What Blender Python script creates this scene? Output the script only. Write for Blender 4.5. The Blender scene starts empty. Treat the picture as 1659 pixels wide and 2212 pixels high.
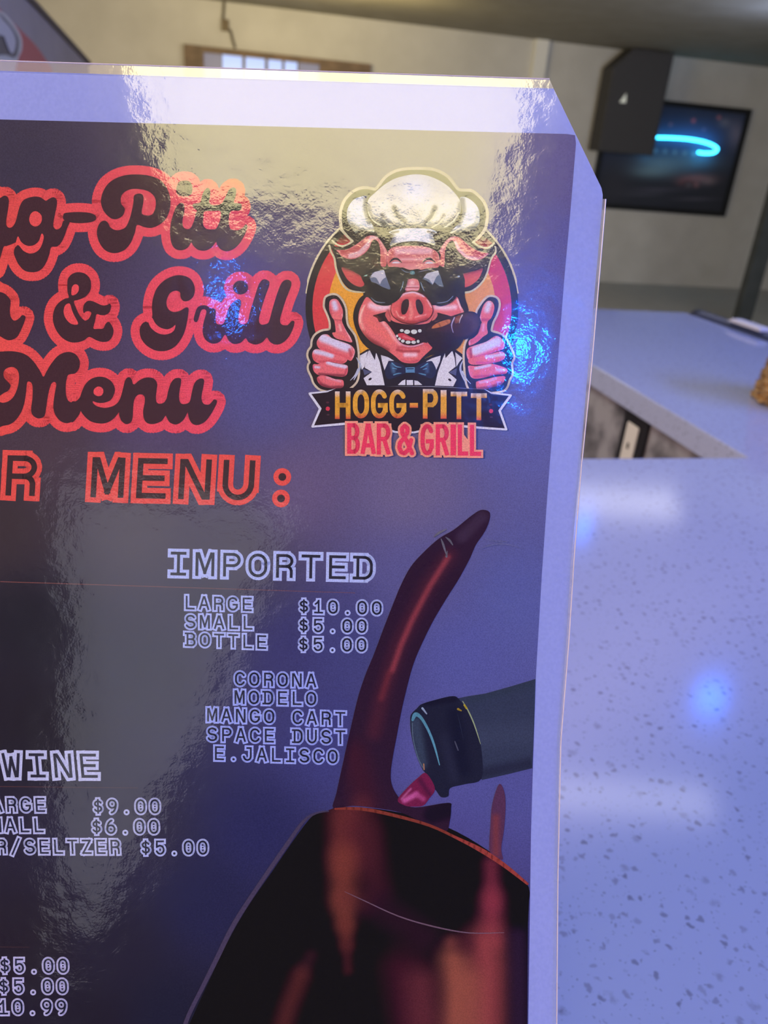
import bpy, bmesh, math, random
import numpy as np
from mathutils import Vector, Matrix
from mathutils.geometry import delaunay_2d_cdt

random.seed(7)
scene = bpy.context.scene
COL = scene.collection

# ------------------------------------------------------------------ camera
CAM = np.array([0.0, 0.0, 1.43])
FPX = 1650.0                      # focal length in pixels of the 1659 x 2212 frame
PITCH, ROLL = math.radians(26), math.radians(5)
_f = np.array([0, math.cos(PITCH), -math.sin(PITCH)])
_r = np.array([1.0, 0, 0])
_u = np.array([0, math.sin(PITCH), math.cos(PITCH)])
CF = _f
CR = _r * math.cos(ROLL) + _u * math.sin(ROLL)
CU = -_r * math.sin(ROLL) + _u * math.cos(ROLL)
cd = bpy.data.cameras.new('camera')
cam = bpy.data.objects.new('camera', cd)
COL.objects.link(cam)
cd.sensor_width = 36.0
cd.lens = FPX / 2212 * 36.0
cd.clip_start = 0.01
cam.matrix_world = Matrix(((CR[0], CU[0], -CF[0], CAM[0]), (CR[1], CU[1], -CF[1], CAM[1]),
                           (CR[2], CU[2], -CF[2], CAM[2]), (0, 0, 0, 1)))
cd.dof.use_dof = True
cd.dof.focus_distance = 0.24
cd.dof.aperture_fstop = 15
scene.camera = cam

# ------------------------------------------------------------------ exposure, world
vs = scene.view_settings
scene.display_settings.display_device = 'sRGB'
vs.view_transform = 'Standard'
vs.look = 'None'
vs.exposure = 0.0
vs.gamma = 1.0
vs.use_curve_mapping = False
w = bpy.data.worlds.new('world'); scene.world = w; w.use_nodes = True
w.node_tree.nodes['Background'].inputs[0].default_value = (0.20, 0.20, 0.30, 1)
w.node_tree.nodes['Background'].inputs[1].default_value = 0.05
scene.cycles.transparent_max_bounces = 12
scene.cycles.max_bounces = 8
scene.cycles.sample_clamp_indirect = 6.0

# ------------------------------------------------------------------ helpers
def ray(px, py):
    return CF + CR * ((px - 829.5) / FPX) + CU * ((1106 - py) / FPX)

def on_z(px, py, z):
    d = ray(px, py); return CAM + d * ((z - CAM[2]) / d[2])

def on_plane(px, py, P, n):
    d = ray(px, py); return CAM + d * (np.dot(np.asarray(P) - CAM, n) / np.dot(d, n))

def lin(c):
    c = np.asarray(c, float) / 255.0
    return np.where(c <= 0.04045, c / 12.92, ((c + 0.055) / 1.055) ** 2.4)

def mat(name, color=(0.8, 0.8, 0.8), rough=0.5, metal=0.0, spec=0.5, emit=None, estr=0.0):
    m = bpy.data.materials.new(name); m.use_nodes = True
    b = m.node_tree.nodes['Principled BSDF']
    b.inputs['Base Color'].default_value = (*color, 1)
    b.inputs['Roughness'].default_value = rough
    b.inputs['Metallic'].default_value = metal
    b.inputs['Specular IOR Level'].default_value = spec
    if emit is not None:
        b.inputs['Emission Color'].default_value = (*emit, 1)
        b.inputs['Emission Strength'].default_value = estr
    return m

def nodes(m):
    return m.node_tree.nodes, m.node_tree.links, m.node_tree.nodes['Principled BSDF']

def noise_color(m, c1, c2, scale=5.0, detail=4, lo=0.35, hi=0.65, bump=0.0, bscale=None):
    n, l, b = nodes(m)
    tc = n.new('ShaderNodeTexCoord'); t = n.new('ShaderNodeTexNoise')
    t.inputs['Scale'].default_value = scale; t.inputs['Detail'].default_value = detail
    r = n.new('ShaderNodeValToRGB')
    r.color_ramp.elements[0].position = lo; r.color_ramp.elements[0].color = (*c1, 1)
    r.color_ramp.elements[1].position = hi; r.color_ramp.elements[1].color = (*c2, 1)
    l.new(tc.outputs['Object'], t.inputs['Vector']); l.new(t.outputs['Fac'], r.inputs['Fac'])
    l.new(r.outputs['Color'], b.inputs['Base Color'])
    if bump:
        t2 = n.new('ShaderNodeTexNoise'); t2.inputs['Scale'].default_value = bscale or scale * 4
        l.new(tc.outputs['Object'], t2.inputs['Vector'])
        bp = n.new('ShaderNodeBump'); bp.inputs['Strength'].default_value = bump; bp.inputs['Distance'].default_value = 0.005
        l.new(t2.outputs['Fac'], bp.inputs['Height']); l.new(bp.outputs['Normal'], b.inputs['Normal'])
    return m

def props(o, label=None, cat=None, group=None, kind=None):
    if label: o['label'] = label
    if cat: o['category'] = cat
    if group: o['group'] = group
    if kind: o['kind'] = kind
    return o

def empty(name, loc=(0, 0, 0), parent=None):
    o = bpy.data.objects.new(name, None); COL.objects.link(o)
    o.location = loc; o.empty_display_size = 0.05
    if parent: o.parent = parent
    return o

class MB:
    """collects world-space shapes and links them as one mesh object"""
    def __init__(s): s.v = []; s.f = []
    def add(s, vs_, fs_):
        k = len(s.v); s.v += [tuple(map(float, p)) for p in vs_]
        s.f += [tuple(i + k for i in f) for f in fs_]; return s
    def hexa(s, b4, t4):
        return s.add(list(b4) + list(t4), [(3, 2, 1, 0), (4, 5, 6, 7), (0, 1, 5, 4), (1, 2, 6, 5), (2, 3, 7, 6), (3, 0, 4, 7)])
    def box(s, o, ax, ay, az):
        """box from corner o along the three edge vectors"""
        o, ax, ay, az = map(np.asarray, (o, ax, ay, az))
        return s.hexa([o, o + ax, o + ax + ay, o + ay], [o + az, o + ax + az, o + ax + ay + az, o + ay + az])
    def tube(s, pts, rad, n=10, cap=True):
        pts = [np.asarray(p, float) for p in pts]; rings = []
        for i, p in enumerate(pts):
            a = pts[max(i - 1, 0)]; b = pts[min(i + 1, len(pts) - 1)]
            t = (b - a) / (np.linalg.norm(b - a) + 1e-12)
            h = np.array([0, 0, 1.0]) if abs(t[2]) < 0.9 else np.array([1.0, 0, 0])
            e1 = np.cross(t, h); e1 /= np.linalg.norm(e1); e2 = np.cross(t, e1)
            r = rad[i] if hasattr(rad, '__len__') else rad
            rings.append([p + r * (math.cos(2 * math.pi * k / n) * e1 + math.sin(2 * math.pi * k / n) * e2) for k in range(n)])
        vs_ = [q for rg in rings for q in rg]; fs_ = []
        for i in range(len(pts) - 1):
            for k in range(n):
                fs_.append((i * n + k, i * n + (k + 1) % n, (i + 1) * n + (k + 1) % n, (i + 1) * n + k))
        if cap:
            fs_.append(tuple(range(n))[::-1]); fs_.append(tuple((len(pts) - 1) * n + k for k in range(n)))
        return s.add(vs_, fs_)
    def lathe(s, c, prof, n=24):
        c = np.asarray(c, float); vs_ = []; fs_ = []
        for r, z in prof:
            vs_ += [c + np.array([r * math.cos(2 * math.pi * k / n), r * math.sin(2 * math.pi * k / n), z]) for k in range(n)]
        for i in range(len(prof) - 1):
            for k in range(n):
                fs_.append((i * n + k, i * n + (k + 1) % n, (i + 1) * n + (k + 1) % n, (i + 1) * n + k))
        fs_.append(tuple(range(n))[::-1]); fs_.append(tuple((len(prof) - 1) * n + k for k in range(n)))
        return s.add(vs_, fs_)
    def build(s, name, m, parent=None, bevel=0.0, smooth=False):
        me = bpy.data.meshes.new(name); me.from_pydata(s.v, [], s.f); me.update()
        bm = bmesh.new(); bm.from_mesh(me); bmesh.ops.recalc_face_normals(bm, faces=bm.faces); bm.to_mesh(me); bm.free()
        o = bpy.data.objects.new(name, me); COL.objects.link(o)
        if m: me.materials.append(m)
        if parent is not None:
            o.parent = parent; o.matrix_parent_inverse = Matrix.Translation(-wloc(parent))
        if bevel:
            b = o.modifiers.new('bevel', 'BEVEL'); b.width = bevel; b.segments = 3; b.limit_method = 'ANGLE'
        if smooth:
            for p in me.polygons: p.use_smooth = True
        return o

def wloc(o):
    """world offset of a parent: parts (meshes) sit at the world origin, only the Empties are placed"""
    return Vector(o.location) if o.type == 'EMPTY' else Vector((0, 0, 0))

def catmull(P, closed=True, n=4):
    P = [np.asarray(p, float) for p in P]; N = len(P); out = []
    for i in range(N if closed else N - 1):
        if closed: a, b, c, d = P[i - 1], P[i], P[(i + 1) % N], P[(i + 2) % N]
        else: a, b, c, d = P[max(i - 1, 0)], P[i], P[i + 1], P[min(i + 2, N - 1)]
        for k in range(n):
            t = k / n
            out.append(0.5 * (2 * b + (c - a) * t + (2 * a - 5 * b + 4 * c - d) * t * t + (3 * b - a - 3 * c + d) * t ** 3))
    if not closed: out.append(P[-1])
    return out
# ------------------------------------------------------------------ room frame: walls and bar run 13.8 degrees off the view
YAW = math.radians(13.8)
AX = np.array([math.cos(YAW), math.sin(YAW), 0.0])       # along the near bar
BX = np.array([-math.sin(YAW), math.cos(YAW), 0.0])      # along the bar's far arm
ZX = np.array([0, 0, 1.0])
CEIL = CAM[2] + 1.10
def ab(a, b, z): return AX * a + BX * b + ZX * z
def to_ab(P): return float(np.dot(P, AX)), float(np.dot(P, BX)), float(P[2])

# ------------------------------------------------------------------ lamps (ceiling fittings, then added area lights)
def lamp_mat(name, rgb, s): return mat(name, (0.8, 0.8, 0.8), 0.5, emit=rgb, estr=s)
def panel_lamp(name, label, o, ax, ay, rgb, s, group=None):
    """ceiling fitting: shallow tray with a glowing diffuser facing down; o is the corner under the ceiling"""
    root = empty(name, o)
    props(root, label, 'ceiling light', group)
    up = ZX * 0.05
    o, ax, ay = map(np.asarray, (o, ax, ay))
    ex, ey = ax / np.linalg.norm(ax) * 0.02, ay / np.linalg.norm(ay) * 0.02
    MB().box(o - ex - ey + ZX * 0.006, ax + 2 * ex, ay + 2 * ey, up).build('lamp_housing', M_white, root)
    MB().box(o, ax, ay, ZX * 0.005).build('diffuser', lamp_mat('lamp_glow', rgb, s), root)
    return root
M_white = mat('white_enamel', (0.75, 0.75, 0.72), 0.4)
LZ = CEIL - 0.055
WARM = (1.0, 0.88, 0.43)
panel_lamp('ceiling_light', 'warm square ceiling light above and behind the menu', np.array([-0.57, -1.23, LZ]), np.array([0.83, 0, 0]), np.array([0, 0.46, 0]), WARM, 9.0)
panel_lamp('ceiling_light', 'long white ceiling light nearest over the bar top', np.array([-0.30, 1.70, LZ]), np.array([1.42, 0.05, 0]), np.array([0, 0.13, 0]), (1, 0.97, 1.0), 3.8, 'long ceiling lights')
panel_lamp('ceiling_light', 'long white ceiling light farther over the bar arm', np.array([0.10, 3.85, LZ]), np.array([1.62, 0.12, 0]), np.array([0, 0.34, 0]), (1, 0.97, 1.0), 2.8, 'long ceiling lights')

def blue_bulb(label, P, r=0.03, s=30):
    root = empty('blue_bulb', P); props(root, label, 'light bulb', 'blue ceiling bulbs')
    P = np.asarray(P)
    MB().lathe(P, [(0.001, -r), (r * 0.5, -r * .87), (r * .87, -r * .5), (r, 0), (r * .87, r * .5), (r * 0.5, r * .87)], 16).build('bulb', lamp_mat('blue_glow', (0.0, 0.14, 1.0), s), root, smooth=True)
    MB().lathe(P + ZX * (r * .8), [(r * .5, 0), (r * .5, CEIL - P[2] - r * .8)], 12).build('socket', M_white, root)
BZ = CEIL - 0.09
blue_bulb('blue bulb over the bar top, nearest of the pair ahead', [1.27, 2.30, BZ], 0.055, 34)
blue_bulb('blue bulb over the bar arm, farther of the pair ahead', [1.06, 3.66, BZ], 0.045, 26)
blue_bulb('blue bulb behind the menu, on its right side', [0.372, -1.475, BZ], 0.032, 330)
blue_bulb('blue bulb behind the menu, on its left side', [-0.462, -1.46, BZ], 0.018, 150)

def area(name, loc, target, sx, sy, rgb, watts):
    d = bpy.data.lights.new(name, 'AREA'); d.shape = 'RECTANGLE'; d.size = sx; d.size_y = sy
    d.color = rgb; d.energy = watts
    o = bpy.data.objects.new(name, d); COL.objects.link(o); o.location = loc
    o.rotation_euler = (Vector(target) - Vector(loc)).to_track_quat('-Z', 'Y').to_euler()
    return o
# added area lights without fittings, filling the bar, menu, walls and ceiling
area('blue_bar_fill', (2.3, 0.6, 2.45), (0.5, 0.7, 1.05), 1.6, 0.5, (0.20, 0.32, 1.0), 70)
area('blue_menu_fill', (1.4, -0.7, 1.45), (0.05, 0.2, 1.22), 0.5, 0.7, (0.20, 0.22, 1.0), 17)
area('rosy_menu_fill', (-1.7, -0.6, 2.2), (-0.05, 0.15, 1.35), 0.4, 0.4, (1.0, 0.66, 0.56), 44)
area('warm_wall_fill', (-2.2, 4.6, 1.75), (-1.9, 6.5, 2.15), 1.6, 0.3, (1.0, 0.80, 0.42), 72)
area('cool_wall_fill', (2.9, 4.0, 1.55), (3.0, 6.5, 1.85), 1.6, 0.4, (0.90, 0.95, 1.0), 50)
area('blue_ceiling_glow', (2.75, 6.75, 2.05), (2.7, 6.8, 2.53), 0.4, 0.3, (0.50, 0.62, 1.0), 5)
area('warm_ceiling_glow', (-0.9, 7.7, 2.0), (-0.9, 8.1, 2.53), 1.8, 0.3, (1.0, 0.80, 0.36), 14)
area('bar_well_fill', (-1.2, 1.9, 2.40), (0.6, 1.6, 0.95), 0.6, 0.6, (1.0, 0.97, 0.9), 20)

# ------------------------------------------------------------------ structure
WALLP = None
d0 = ray(1000, 66); WALLP = CAM + d0 * ((CEIL - CAM[2]) / d0[2])          # where the far wall meets the ceiling
WN = BX
WA, WB, _ = to_ab(WALLP)
def on_wall(px, py, out=0.0): return on_plane(px, py, WALLP - BX * out, WN)

m_wall = noise_color(mat('painted_wall', rough=0.85), (0.58, 0.57, 0.54), (0.64, 0.63, 0.60), 3.0, 3)
m_ceil = noise_color(mat('ceiling_paint', rough=0.9), (0.22, 0.205, 0.17), (0.25, 0.235, 0.20), 4.0, 3)
m_floor = noise_color(mat('grey_floor', rough=0.7, spec=0.2), (0.46, 0.45, 0.44), (0.50, 0.49, 0.475), 6.0, 4)
m_dark = mat('dark_rear_wall', (0.05, 0.048, 0.055), 0.8)
A0, A1 = -5.0, 9.5
B0 = -3.0
def quadbox(a0, a1, b0, b1, z0, z1): return MB().box(ab(a0, b0, z0), AX * (a1 - a0), BX * (b1 - b0), ZX * (z1 - z0))
props(quadbox(A0, A1, B0, WB, -0.1, 0.0).build('floor', m_floor), kind='structure')
props(quadbox(A0, A1, B0, WB, CEIL, CEIL + 0.1).build('ceiling', m_ceil), kind='structure')
props(quadbox(A0, A1, WB, WB + 0.12, -0.1, CEIL + 0.1).build('wall_back', m_wall), kind='structure')
props(quadbox(A0 - .12, A0, B0, WB, -0.1, CEIL + 0.1).build('wall_left', m_wall), kind='structure')
props(quadbox(A1, A1 + .12, B0, WB, -0.1, CEIL + 0.1).build('wall_right', m_wall), kind='structure')
props(quadbox(A0, A1, B0 - .12, B0, -0.1, CEIL + 0.1).build('wall_front', m_dark), kind='structure')

# pale wall strip (corner boxing) right of the window
p0 = on_wall(1150, 165); p1 = on_wall(1176, 80)
sa0 = to_ab(on_wall(1152, 110))[0]; sa1 = to_ab(on_wall(1180, 110))[0]
m_trim = mat('pale_trim', (0.86, 0.86, 0.82), 0.7)
props(quadbox(sa0, sa1, WB - 0.06, WB, 0, CEIL).build('trim_1', m_trim), kind='structure')
# dark post at the right end of the wall
PB = WB - 2.6
da0 = to_ab(on_plane(1606, 640, BX * PB, BX))[0]; da1 = to_ab(on_plane(1638, 640, BX * PB, BX))[0]
m_post = noise_color(mat('dark_post', rough=0.6), (0.035, 0.04, 0.04), (0.05, 0.055, 0.055), 8)
props(quadbox(da0, da1, PB, PB + 0.08, 0, CEIL).build('trim_2', m_post), kind='structure')

# window behind the menu: brown frame, blue daylight panes, brown boards
def wall_rect(pxa, pya, pxb, pyb, out, m, name, parent=None):
    a0, _, z0 = to_ab(on_wall(pxa, pya)); a1, _, z1 = to_ab(on_wall(pxb, pyb))
    return quadbox(min(a0, a1), max(a0, a1), WB - out, WB - 0.001, min(z0, z1), max(z0, z1)).build(name, m, parent)
m_wood = noise_color(mat('brown_wood', rough=0.55), (0.13, 0.085, 0.05), (0.20, 0.13, 0.08), 12)
m_sky = mat('daylight_pane', (0.3, 0.4, 0.6), 0.2, emit=(0.30, 0.42, 0.85), estr=0.95)
m_dim = mat('dim_pane', (0.12, 0.12, 0.16), 0.3, emit=(0.13, 0.13, 0.20), estr=0.8)
wa0, _, wz1 = to_ab(on_wall(397, 96)); wa1 = to_ab(on_wall(800, 134))[0]
wz0 = wz1 - 1.0
win = quadbox(wa0, wa1, WB - 0.02, WB - 0.001, wz0, wz1).build('window_1', m_wood); props(win, kind='structure')
def wx(px): return to_ab(on_wall(px, 115))[0]
wc = wx
fr = MB()
fr.box(ab(wa0, WB - .07, wz0), AX * (wx(440) - wa0), BX * .05, ZX * (wz1 - wz0))
fr.box(ab(wx(690), WB - .06, wz0), AX * (wa1 - wx(690)), BX * .04, ZX * (wz1 - wz0))
fr.box(ab(wx(440), WB - .07, wz1 - 0.055), AX * (wx(690) - wx(440)), BX * .05, ZX * .055)
fr.build('window_frame', m_wood, win)
quadbox(wx(440), wx(478), WB - .035, WB - .021, wz0, wz1 - .055).build('window_pane', m_dim, win)
for q0, q1 in ((480, 523), (530, 572), (579, 609), (615, 642)):
    quadbox(wx(q0), wx(q1), WB - .035, WB - .021, wz0, wz1 - .055).build('window_pane', m_sky, win)
quadbox(wx(646), wx(690), WB - .035, WB - .021, wz0, wz1 - .055).build('window_pane', m_dim, win)

# cable hanging down the wall above the window
cp = [on_wall(x, y, 0.02) for x, y in ((482, -60), (484, 5), (482, 40), (485, 58), (497, 66), (502, 84), (508, 104))]
cab = MB().tube(catmull(cp, False, 5), 0.012, 8).build('wall_cable', mat('brown_cable', (0.10, 0.08, 0.05), 0.6))
MB().box(on_wall(479, 66, 0.05) , AX * .07, BX * .04, ZX * .1).build('junction_box', mat('brown_plastic', (0.16, 0.12, 0.07), 0.6), cab)
props(cab, 'thin brown cable with a small junction box on the wall above the window', 'cable')

# added glowing panel behind the viewer, shaped for the grey reflection in the laminate
cur = MB()
cpts = [(-1.36, 1.10), (-0.44, 1.12), (-0.45, 1.02), (-0.50, 0.84), (-0.58, 0.62), (-0.70, 0.40), (-0.79, 0.24), (-0.86, 0.10), (-0.93, 0.02), (-1.02, 0.02), (-1.10, 0.12), (-1.16, 0.34), (-1.24, 0.7)]
cps = catmull([(a, b) for a, b in cpts], True, 4)
nC = len(cps)
cur.add([(x, -2.62, CAM[2] + z) for x, z in cps] + [(x, -2.66, CAM[2] + z) for x, z in cps],
        [tuple(range(nC)), tuple(range(2 * nC - 1, nC - 1, -1))] + [(i, i + nC, (i + 1) % nC + nC, (i + 1) % nC) for i in range(nC)])
co = cur.build('reflection_panel', noise_color(mat('panel_glow', (0.7, 0.7, 0.66), 0.8, emit=(0.95, 1.0, 0.98), estr=0.72), (0.6, 0.6, 0.58), (0.8, 0.8, 0.76), 8))
props(co, 'unseen pale glowing panel behind the viewer, added for its grey reflection', 'curtain')
# ------------------------------------------------------------------ the L-shaped bar
CT = 1.05                                   # counter top height
Cc = on_z(1615, 988, CT)                    # inner corner of the L
Ca, Cb, _ = to_ab(Cc)
Ga = to_ab(on_z(1480, 675, CT)); Ha = to_ab(on_z(1659, 738, CT))
END = Ga[1]; OUT = Ga[0] + 0.02; OUTN = 1.02
bar = empty('bar_counter', ab(Ca, Cb, 0))
props(bar, 'speckled white quartz bar counter turning a corner under blue light', 'bar counter')
m_q = mat('white_quartz', (0.6, 0.62, 0.7), 0.115, spec=0.5)
n, l, b = nodes(m_q)
tc = n.new('ShaderNodeTexCoord')
mp = n.new('ShaderNodeMapping'); l.new(tc.outputs['Object'], mp.inputs['Vector'])
nz = n.new('ShaderNodeTexNoise'); nz.inputs['Scale'].default_value = 180; nz.inputs['Detail'].default_value = 2
l.new(mp.outputs['Vector'], nz.inputs['Vector'])
sub = n.new('ShaderNodeVectorMath'); sub.operation = 'SUBTRACT'; sub.inputs[1].default_value = (.5, .5, .5)
l.new(nz.outputs['Color'], sub.inputs[0])
scl = n.new('ShaderNodeVectorMath'); scl.operation = 'SCALE'; scl.inputs['Scale'].default_value = 0.007
l.new(sub.outputs[0], scl.inputs[0])
addv = n.new('ShaderNodeVectorMath'); addv.operation = 'ADD'
l.new(mp.outputs['Vector'], addv.inputs[0]); l.new(scl.outputs[0], addv.inputs[1])
base = None
def chips(scale, thr, soft, keep, dark):
    v = n.new('ShaderNodeTexVoronoi'); v.inputs['Scale'].default_value = scale
    l.new(addv.outputs[0], v.inputs['Vector'])
    mr = n.new('ShaderNodeMapRange'); mr.inputs['From Min'].default_value = thr; mr.inputs['From Max'].default_value = thr - soft
    l.new(v.outputs['Distance'], mr.inputs['Value'])
    sp = n.new('ShaderNodeSeparateColor'); l.new(v.outputs['Color'], sp.inputs[0])
    gt = n.new('ShaderNodeMath'); gt.operation = 'GREATER_THAN'; gt.inputs[1].default_value = keep
    l.new(sp.outputs['Red'], gt.inputs[0])
    mu = n.new('ShaderNodeMath'); mu.operation = 'MULTIPLY'; l.new(mr.outputs[0], mu.inputs[0]); l.new(gt.outputs[0], mu.inputs[1])
    m2 = n.new('ShaderNodeMath'); m2.operation = 'MULTIPLY'; l.new(mu.outputs[0], m2.inputs[0])
    mm = n.new('ShaderNodeMapRange'); mm.inputs['To Min'].default_value = dark * 0.45; mm.inputs['To Max'].default_value = dark
    l.new(sp.outputs['Green'], mm.inputs['Value']); l.new(mm.outputs[0], m2.inputs[1])
    return m2.outputs[0]
f1 = chips(135, 0.32, 0.14, 0.52, 0.66)
f2 = chips(330, 0.30, 0.14, 0.55, 0.55)
f3 = chips(80, 0.28, 0.16, 0.70, 0.40)
mx = n.new('ShaderNodeMath'); mx.operation = 'MAXIMUM'; l.new(f1, mx.inputs[0]); l.new(f2, mx.inputs[1])
mx2 = n.new('ShaderNodeMath'); mx2.operation = 'MAXIMUM'; l.new(mx.outputs[0], mx2.inputs[0]); l.new(f3, mx2.inputs[1])
mc = n.new('ShaderNodeMixRGB'); mc.inputs['Color1'].default_value = (0.405, 0.465, 0.67, 1); mc.inputs['Color2'].default_value = (0.11, 0.11, 0.16, 1)
l.new(mx2.outputs[0], mc.inputs['Fac']); l.new(mc.outputs[0], b.inputs['Base Color'])
TH = 0.042
top = MB()
# one L-shaped slab: near run then far arm
near_b0 = -0.12
EXT = 0.55                                  # the outer edge runs straight on beyond the frame
Ox, Oy = Ha[0] + EXT * (Ha[0] - Ga[0]), Ha[1] + EXT * (Ha[1] - Ga[1])
Lp = [(-3.2, near_b0), (Ox, near_b0), (Ox, Oy), (Ga[0], Ga[1]), (Ca, END), (Ca, Cb), (-3.2, Cb)]
# the arm's inner edge follows the seen edge
Da = to_ab(on_z(1283, 790, CT))
sl = (Da[0] - Ca) / (Da[1] - Cb)
Lp[4] = (Ca + sl * (END - Cb), END)
k = len(Lp)
top.add([ab(a, bb, CT - TH) for a, bb in Lp] + [ab(a, bb, CT) for a, bb in Lp],
        [tuple(range(k))[::-1], tuple(range(k, 2 * k))] + [(i, (i + 1) % k, (i + 1) % k + k, i + k) for i in range(k)])
top.build('countertop', m_q, bar, bevel=0.003)
# bare slab edge and mottled cabinet face under the arm
m_cab = noise_color(mat('mottled_panel', rough=0.7), (0.06, 0.06, 0.07), (0.33, 0.335, 0.36), 14, 5, 0.36, 0.60)
inner = lambda t, off: (Ca + sl * t + off, Cb + t)
cabm = MB()
ia, ib = inner(0.0, 0.03), inner(END - Cb - 0.03, 0.03)
iz = inner(-0.6, 0.03)
cabm.hexa([ab(iz[0], Cb - .6, 0), ab(OUT - .05, Cb - .6, 0), ab(OUT - .05, ib[1], 0), ab(ib[0], ib[1], 0)],
          [ab(iz[0], Cb - .6, CT - TH), ab(OUT - .05, Cb - .6, CT - TH), ab(OUT - .05, ib[1], CT - TH), ab(ib[0], ib[1], CT - TH)])
cabm.build('cabinet_panel', m_cab, bar)
MB().box(ab(-3.15, near_b0 + .25, 0), AX * (Ca + 3.15), BX * (Cb - near_b0 - .30), ZX * (CT - TH)).build('bar_front', m_cab, bar)
# outlet on the cabinet face
fa = ab(*inner(0, 0.03), 0); fb = ab(*inner(1, 0.03), 0); fd = (fb - fa) / np.linalg.norm(fb - fa)
fn = np.cross(fd, ZX); fn = fn if np.dot(fn, AX) < 0 else -fn
oc = on_plane(1371, 950, fa, fn)
out = empty('wall_outlet', oc); props(out, 'black outlet plate with white socket on the mottled panel under the counter', 'outlet')
def face_rect(c, w_, h_, d_, dz=0.0):
    return MB().box(c - fd * w_ / 2 - ZX * h_ / 2 + fn * dz, fd * w_, ZX * h_, fn * d_)
face_rect(oc - ZX * .02, 0.085, 0.15, 0.007).build('outlet_plate', mat('black_plastic', (0.012, 0.012, 0.016), 0.35), out, bevel=0.002)
face_rect(oc - ZX * .012, 0.040, 0.085, 0.004, 0.0075).build('socket', mat('white_plastic', (0.75, 0.75, 0.68), 0.4), out, bevel=0.002)
face_rect(oc - ZX * .012, 0.006, 0.012, 0.001, 0.0117).build('socket_slot', mat('slot_black', (0.02, 0.02, 0.02), 0.5), out)

# dark blue padded rail along the outside of the arm, with a white napkin on it
m_pad = mat('navy_vinyl', (0.030, 0.040, 0.085), 0.35)
g0 = np.array([Ga[0], Ga[1]]); h0 = np.array([Ha[0], Ha[1]])
dd = (h0 - g0); L_ = np.linalg.norm(dd) * 1.45; dd = dd / np.linalg.norm(dd)
pn = np.array([-dd[1], dd[0]]); pn = pn if pn[0] > 0 else -pn
pr = []
for t in np.linspace(0.012, L_, 16):
    q = g0 + dd * t + pn * 0.030
    pr.append(ab(q[0], q[1], CT - 0.016))
rail = MB().tube(pr, 0.029, 14).build('padded_rail', m_pad, None, smooth=True)
props(rail, 'dark blue padded armrest rail along the outer edge of the far counter arm', 'rail')
nap = MB()
na, nb, _ = to_ab(on_z(1592, 704, CT + 0.014))
tq = float(np.dot(np.array([na, nb]) - g0, dd))
q = g0 + dd * tq + pn * 0.030
qn = ab(q[0], q[1], CT + 0.0135)
e1 = AX * dd[0] + BX * dd[1]; e2 = AX * pn[0] + BX * pn[1]
for i in range(3):
    nap.box(qn - e1 * (.062 - .004 * i) - e2 * (.019 - .002 * i) + ZX * (.0028 * i), e1 * (.124 - .008 * i), e2 * (.038 - .004 * i), ZX * .0025)
nap = nap.build('napkin', mat('white_cloth', (0.75, 0.75, 0.78), 0.8), None, bevel=0.0008)
props(nap, 'folded white napkin lying on the dark blue rail', 'napkin')

# woven basket at the right edge
bc = on_z(1626, 855, CT)
RB, HB = 0.085, 0.13
vd = bc - CAM; vd[2] = 0; vd = vd / np.linalg.norm(vd)
bp = bc + np.cross(vd, ZX) * (RB + 0.002)
bas = empty('wicker_basket', bp); props(bas, 'golden brown woven basket standing on the white counter at the right edge', 'basket')
m_wick = noise_color(mat('wicker', rough=0.45), (0.14, 0.075, 0.025), (0.42, 0.26, 0.09), 60, 3)
wv = MB()
rows = 12
for j in range(rows):
    z = CT + 0.006 + j * HB / rows
    pts = []
    for q in range(97):
        th = 2 * math.pi * q / 96
        r = RB * (1 - 0.24 * j / rows) + 0.004 * math.sin(12 * th + math.pi * (j % 2))
        pts.append((bp[0] + r * math.cos(th), bp[1] + r * math.sin(th), z + 0.002 * math.sin(24 * th)))
    wv.tube(pts, 0.0043, 6, False)
wv.build('weave', m_wick, bas, smooth=True)
st = MB()
for q in range(24):
    th = 2 * math.pi * (q + .5) / 24
    st.tube([(bp[0] + RB * (1 - .24 * t) * math.cos(th), bp[1] + RB * (1 - .24 * t) * math.sin(th), CT + 0.002 + HB * t) for t in (0, .5, 1)], 0.003, 6)
st.build('stakes', m_wick, bas)
MB().lathe((bp[0], bp[1], CT + 0.0005), [(RB * .96, 0), (RB * .96, 0.006)], 32).build('basket_base', m_wick, bas)
can = empty('candle', (bp[0], bp[1], CT + 0.0065)); props(can, 'small glowing candle inside the woven basket', 'candle')
MB().lathe((bp[0], bp[1], CT + 0.0067), [(0.028, 0), (0.028, 0.05)], 20).build('wax', mat('wax', (0.8, 0.7, 0.5), 0.5, emit=(1.0, 0.62, 0.28), estr=9.0), can)
MB().lathe((bp[0], bp[1], CT + 0.057), [(0.001, 0), (0.005, 0.006), (0.004, 0.014), (0.0008, 0.026)], 10).build('flame', mat('flame', (1, .7, .3), 0.5, emit=(1.0, 0.6, 0.2), estr=60.0), can, smooth=True)

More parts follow.
